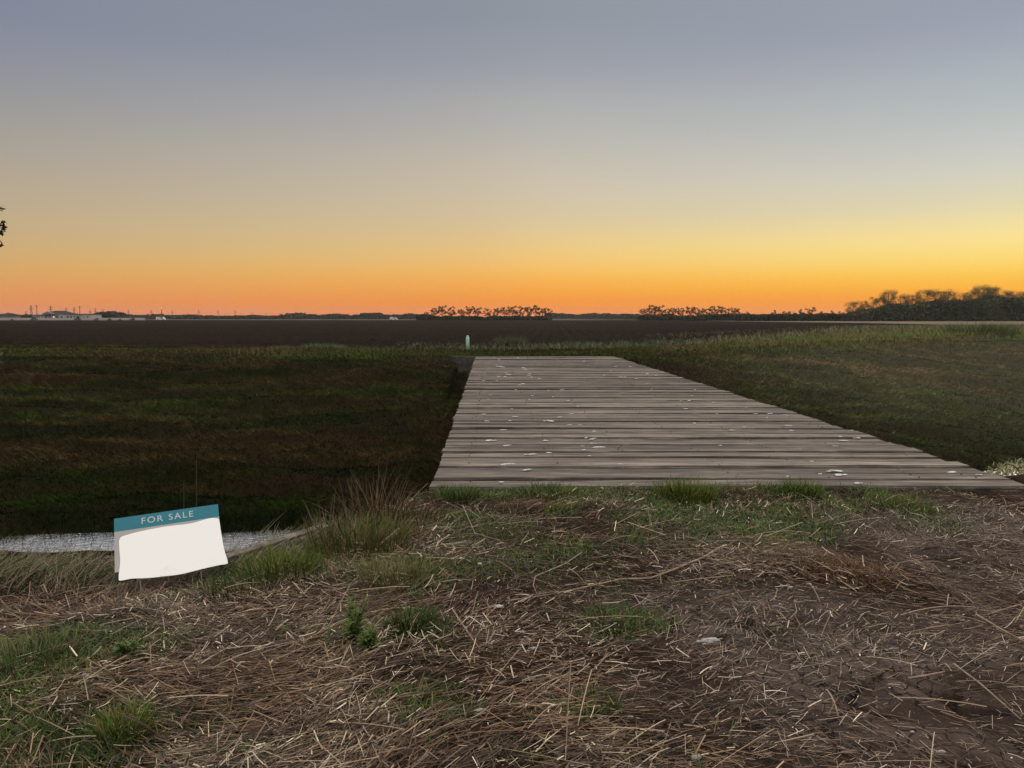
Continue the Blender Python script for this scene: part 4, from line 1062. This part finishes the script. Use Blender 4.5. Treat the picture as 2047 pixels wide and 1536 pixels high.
# ------------------------------------------------------------------ farmstead on the left horizon
M_WALL = flatmat('white_stucco', (.50, .46, .46), .8, .06, .5); M_WALLG = flatmat('grey_siding', (.24, .23, .25), .8, .08, .5)
M_ROOF = flatmat('dark_shingles', (.02, .019, .02), .9, .2, 2); M_WIN = flatmat('dark_glass', (.02, .02, .025), .15, .1, 1, .5); M_TRIM = flatmat('roof_trim', (.7, .68, .68), .7)
DH = 420.0
PX = DH / FPX
def hx_(px): return W(px, 640, DH)[0]
def hz(py): return W(1000, py, DH)[2]
def box_part(name, px0, px1, pyt, pyb, y0, y1, mat, root, off=A([0, 0, 0])):
    bm = bmesh.new(); add_box(bm, hx_(px0) - root.location.x, hx_(px1) - root.location.x, y0, y1, max(0, hz(pyb)) if pyb < 640 else -.2, hz(pyt), 0)
    return bmobj(name, bm, mat, root)
def hip(name, px0, px1, pr0, pr1, pye, pyr, y0, y1, mat, root, over=.5):
    bm = bmesh.new(); rx = root.location.x
    xa, xb = hx_(px0) - rx - over, hx_(px1) - rx + over; za, zr = hz(pye), hz(pyr); ya, yb = y0 - over, y1 + over; ym = (ya + yb) / 2
    e = [bm.verts.new(v) for v in ((xa, ya, za), (xb, ya, za), (xb, yb, za), (xa, yb, za))]
    r = [bm.verts.new((hx_(pr0) - rx, ym, zr)), bm.verts.new((hx_(pr1) - rx, ym, zr))]
    for f in ((e[0], e[1], r[1], r[0]), (e[1], e[2], r[1]), (e[2], e[3], r[0], r[1]), (e[3], e[0], r[0]), (e[3], e[2], e[1], e[0])): bm.faces.new(f)
    return bmobj(name, bm, mat, root)
def farm():
    root = empty('farmhouse', (hx_(126), DH, 0)); tag(root, 'long white farmhouse with dark hipped roof on the left horizon', 'house')
    box_part('wall', 86, 131, 628.2, 641, 0, 12, M_WALL, root)
    box_part('wall', 131.2, 178, 629.6, 641, -1, 8, M_WALL, root)
    box_part('end_wing', 177, 190, 629.2, 641, -4, 7, M_WALL, root)
    box_part('garage', 62, 86, 629.4, 641, 1.5, 11, M_WALLG, root)
    hip('roof', 84, 131, 98, 118, 628.2, 621.3, 0, 12, M_ROOF, root, .3)
    hip('roof', 131.5, 178, 134, 176, 629.6, 627.8, -1, 8, M_ROOF, root, .3)
    hip('roof', 177, 190, 182, 185, 629.2, 627.6, -4, 7, M_ROOF, root, .3)
    hip('roof', 62, 86, 65, 84, 629.4, 628.2, 1.5, 11, M_WALLG, root, .2)
    # front gable of pale siding under the hipped roof, with porch
    bm = bmesh.new(); rx = root.location.x
    add_prism(bm, [(hx_(86) - rx, hz(628)), (hx_(112) - rx, hz(628)), (hx_(99) - rx, hz(622.8))], -1.6, -.4); bmobj('gable', bm, M_WALLG, root)
    bm = bmesh.new(); add_box(bm, hx_(88) - rx, hx_(118) - rx, -3.4, -.35, hz(631.3), hz(630.4)); bmobj('porch_roof', bm, M_ROOF, root)
    for q in (89, 96, 103, 110, 117):
        bm = bmesh.new(); add_box(bm, hx_(q) - rx - .12, hx_(q) - rx + .12, -3.3, -3.06, -.1, hz(631.3)); bmobj('porch_post', bm, M_TRIM, root)
    for q0, q1, yy in ((90, 94, -.02), (113, 116, -.02), (122, 125, -.02), (136, 140, -1.02), (143, 146, -1.02), (150, 152, -1.02), (155, 160, -1.02), (170, 173, -1.02), (183, 185, -4.02)):
        bm = bmesh.new(); add_box(bm, hx_(q0) - rx, hx_(q1) - rx, yy - .02, yy + .02, hz(636), hz(632.3)); f = bmobj('window', bm, M_WIN, root)
        bm = bmesh.new(); add_box(bm, hx_(q0) - rx - .1, hx_(q1) - rx + .1, yy - .06, yy - .021, hz(632.3), hz(632.3) + .15); bmobj('lintel', bm, M_TRIM, f)
    bm = bmesh.new(); add_box(bm, hx_(106.2) - rx, hx_(108.8) - rx, -.06, -.02, hz(636), hz(632.4))
    ml, tl, bl = newmat('lit_window'); bl.inputs['Base Color'].default_value = (.8, .7, .5, 1); bl.inputs['Emission Color'].default_value = (1, .75, .45, 1); bl.inputs['Emission Strength'].default_value = .9
    tag(bmobj('window', bm, ml, root), 'lit window under the porch')
    b = empty('barn', (hx_(10), DH, 0)); tag(b, 'low dark-roofed barn at the left end of the farm', 'barn')
    box_part('wall', -12, 19, 631, 641, 0, 10, M_WALLG, b); hip('roof', -12, 20, 4, 12, 631, 626, 0, 10, M_ROOF, b, .5)
    s = empty('white_van', (hx_(28), 405, 0)); tag(s, 'small white van parked behind the wall left of the farmhouse', 'van')
    van(s, 3.0)
    s = empty('white_van', (W(322, 640, 418)[0], 418, 0)); tag(s, 'small white van parked alone below the lamp pole', 'van')
    van(s, 3.0)
    s = empty('white_van', (W(787, 640, 428)[0], 428, 0)); tag(s, 'small white van parked before the far trees left of the centre row', 'van')
    van(s, 2.6)
def van(root, L_):
    bm = bmesh.new(); add_prism(bm, [(-L_ * .8, .35), (L_ * .8, .35), (L_ * .8, .95), (L_ * .6, 1.1), (L_ * .42, 1.85), (-L_ * .74, 1.95), (-L_ * .8, 1.2)], -.9, .9); bmobj('body', bm, M_TRIM, root)
    bm = bmesh.new(); add_prism(bm, [(L_ * .05, 1.15), (L_ * .52, 1.15), (L_ * .39, 1.7), (L_ * .05, 1.7)], -.93, -.905); bmobj('window', bm, M_WIN, root)
    for x in (-L_ * .5, L_ * .5):
        bm = bmesh.new(); add_tube(bm, [(x, -.94, .34), (x, -.74, .34)], .34, 12); bmobj('wheel', bm, M_ROOF, root)
farm()
bm = bmesh.new()
add_box(bm, px_x(-60, 400), px_x(290, 400), -.1, .1, -.1, 1.45)
o = bmobj('boundary_wall', bm, M_WALL); o.location = (0, 400, 0); tag(o, 'long low white wall running in front of the farmhouse', 'wall')
for px, s in ((68, 1.4), (155, 1.3), (193, 1.0), (219, .9), (265, 1.1), (24, .7), (240, .7)):
    V, F, C = leafset([(0, 0, .6), (.8, 0, .5), (-.8, 0, .5), (.2, 0, 1.0)], [.8, .6, .6, .6], 260, .16, TG)
    lb = {68: 'largest round shrub before the white wall, left of the farmhouse', 155: 'round dark shrub before the white wall at the house wing', 193: 'shrub before the white wall just past the house end',
          219: 'first shrub beyond the house end along the white wall', 265: 'last shrub along the white wall toward its right end', 24: 'small shrub at the left end of the white wall', 240: 'small shrub midway along the wall right of the house'}[px]
    b = npmesh('shrub', V * s, F, M_CROWN, C); b.location = (px_x(px, 396), 396, 0); tag(b, lb, 'shrub')

M_STEEL = flatmat('galvanised_steel', (.10, .09, .09), .6, .1)
def pole(px, top, D_, label, lamp=False, cross=True):
    p = W(px, top, D_); root = empty('utility_pole', (p[0], D_, 0)); tag(root, label, 'pole')
    bm = bmesh.new(); add_tube(bm, [(0, 0, -.2), (0, 0, p[2])], [.2, .13], 7); bmobj('mast', bm, M_BARK, root)
    if cross and not lamp:
        bm = bmesh.new(); add_box(bm, -.9, .9, -.08, .08, p[2] - .7, p[2] - .5); bmobj('crossarm', bm, M_BARK, root)
    if lamp:
        ml, tl, bl = newmat('lamp_glow'); bl.inputs['Emission Color'].default_value = (1, .93, .8, 1); bl.inputs['Emission Strength'].default_value = 3
        bm = bmesh.new(); bmesh.ops.create_icosphere(bm, subdivisions=2, radius=.12)
        o = bmobj('lamp', bm, ml, root, True); o.location = (0, -.1, p[2] + .2)
pole(73, 610, 415, 'dark utility pole at the left end of the farmhouse')
pole(159, 612, 415, 'dark utility pole rising behind the farmhouse wing')
pole(323, 617, 430, 'lamp pole with a lit lamp right of the farm', lamp=True)
def pylon_mesh():
    bm = bmesh.new(); H_ = 30.0
    for sx in (-1, 1):
        for sy in (-1, 1): add_tube(bm, [(sx * 3.2, sy * 3.2, 0), (sx * 1.1, sy * 1.1, 19), (sx * .5, sy * .5, 30)], .24, 4)
    for z0, z1, w0, w1 in ((0, 6, 3.2, 2.5), (6, 12, 2.5, 1.9), (12, 19, 1.9, 1.1), (19, 25, 1.1, .8)):
        for sy in (-1, 1):
            add_tube(bm, [(-w0, sy * w0, z0), (w1, sy * w1, z1)], .12, 4); add_tube(bm, [(w0, sy * w0, z0), (-w1, sy * w1, z1)], .12, 4)
    for z, w_ in ((21, 6.5), (25.5, 5.2), (29, 3.5)):
        add_tube(bm, [(-w_, 0, z), (0, 0, z + .9), (w_, 0, z)], [.12, .3, .12], 4); add_tube(bm, [(-w_, 0, z), (w_, 0, z)], .16, 4)
    return mesh_only(bmobj('power_pylon', bm, M_STEEL))
pm = pylon_mesh()
spec = [(16, 624, 1500), (52, 622, 1700), (62, 611, 1250), (101, 612, 1300), (132, 616, 1500), (148, 615, 1400), (180, 620, 1600), (190.5, 617, 1500), (205, 618, 1600), (257, 620, 1700), (302, 620, 1750), (344, 621, 1800),
        (397, 620, 1850), (436, 620, 1900), (470, 621, 2000), (503, 624, 2100), (532, 626, 2300), (560, 626, 2400), (601, 625.5, 2500)]
for i, (px, top, D_) in enumerate(spec):
    D_ *= .75; p = W(px, top, D_); o = bpy.data.objects.new('power_pylon', pm); col.objects.link(o); s = p[2] / 30.0
    o.location = (p[0], D_, 0); o.scale = (s, s, s); o.rotation_euler = (0, 0, .3)
    tag(o, ('leftmost power pylon' if i == 0 else 'power pylon ' + ORD[i] + ' from the left') + ' on the far horizon', 'pylon', 'power pylons along the left horizon')
mh = bpy.data.materials.new('thin_air'); mh.use_nodes = True; th_ = mh.node_tree; th_.nodes.clear()
pv = th_.nodes.new('ShaderNodeVolumePrincipled'); pv.inputs['Color'].default_value = (.92, .93, .95, 1); pv.inputs['Density'].default_value = HAZE; pv.inputs['Anisotropy'].default_value = .3
ho = th_.nodes.new('ShaderNodeOutputMaterial'); th_.links.new(pv.outputs[0], ho.inputs['Volume'])
if HAZE:
    bm = bmesh.new(); add_box(bm, -2700, 2700, -400, 2700, -4.4, 26)
    tag(bmobj('haze', bm, mh), kind='stuff')
print('objects', len(bpy.data.objects))
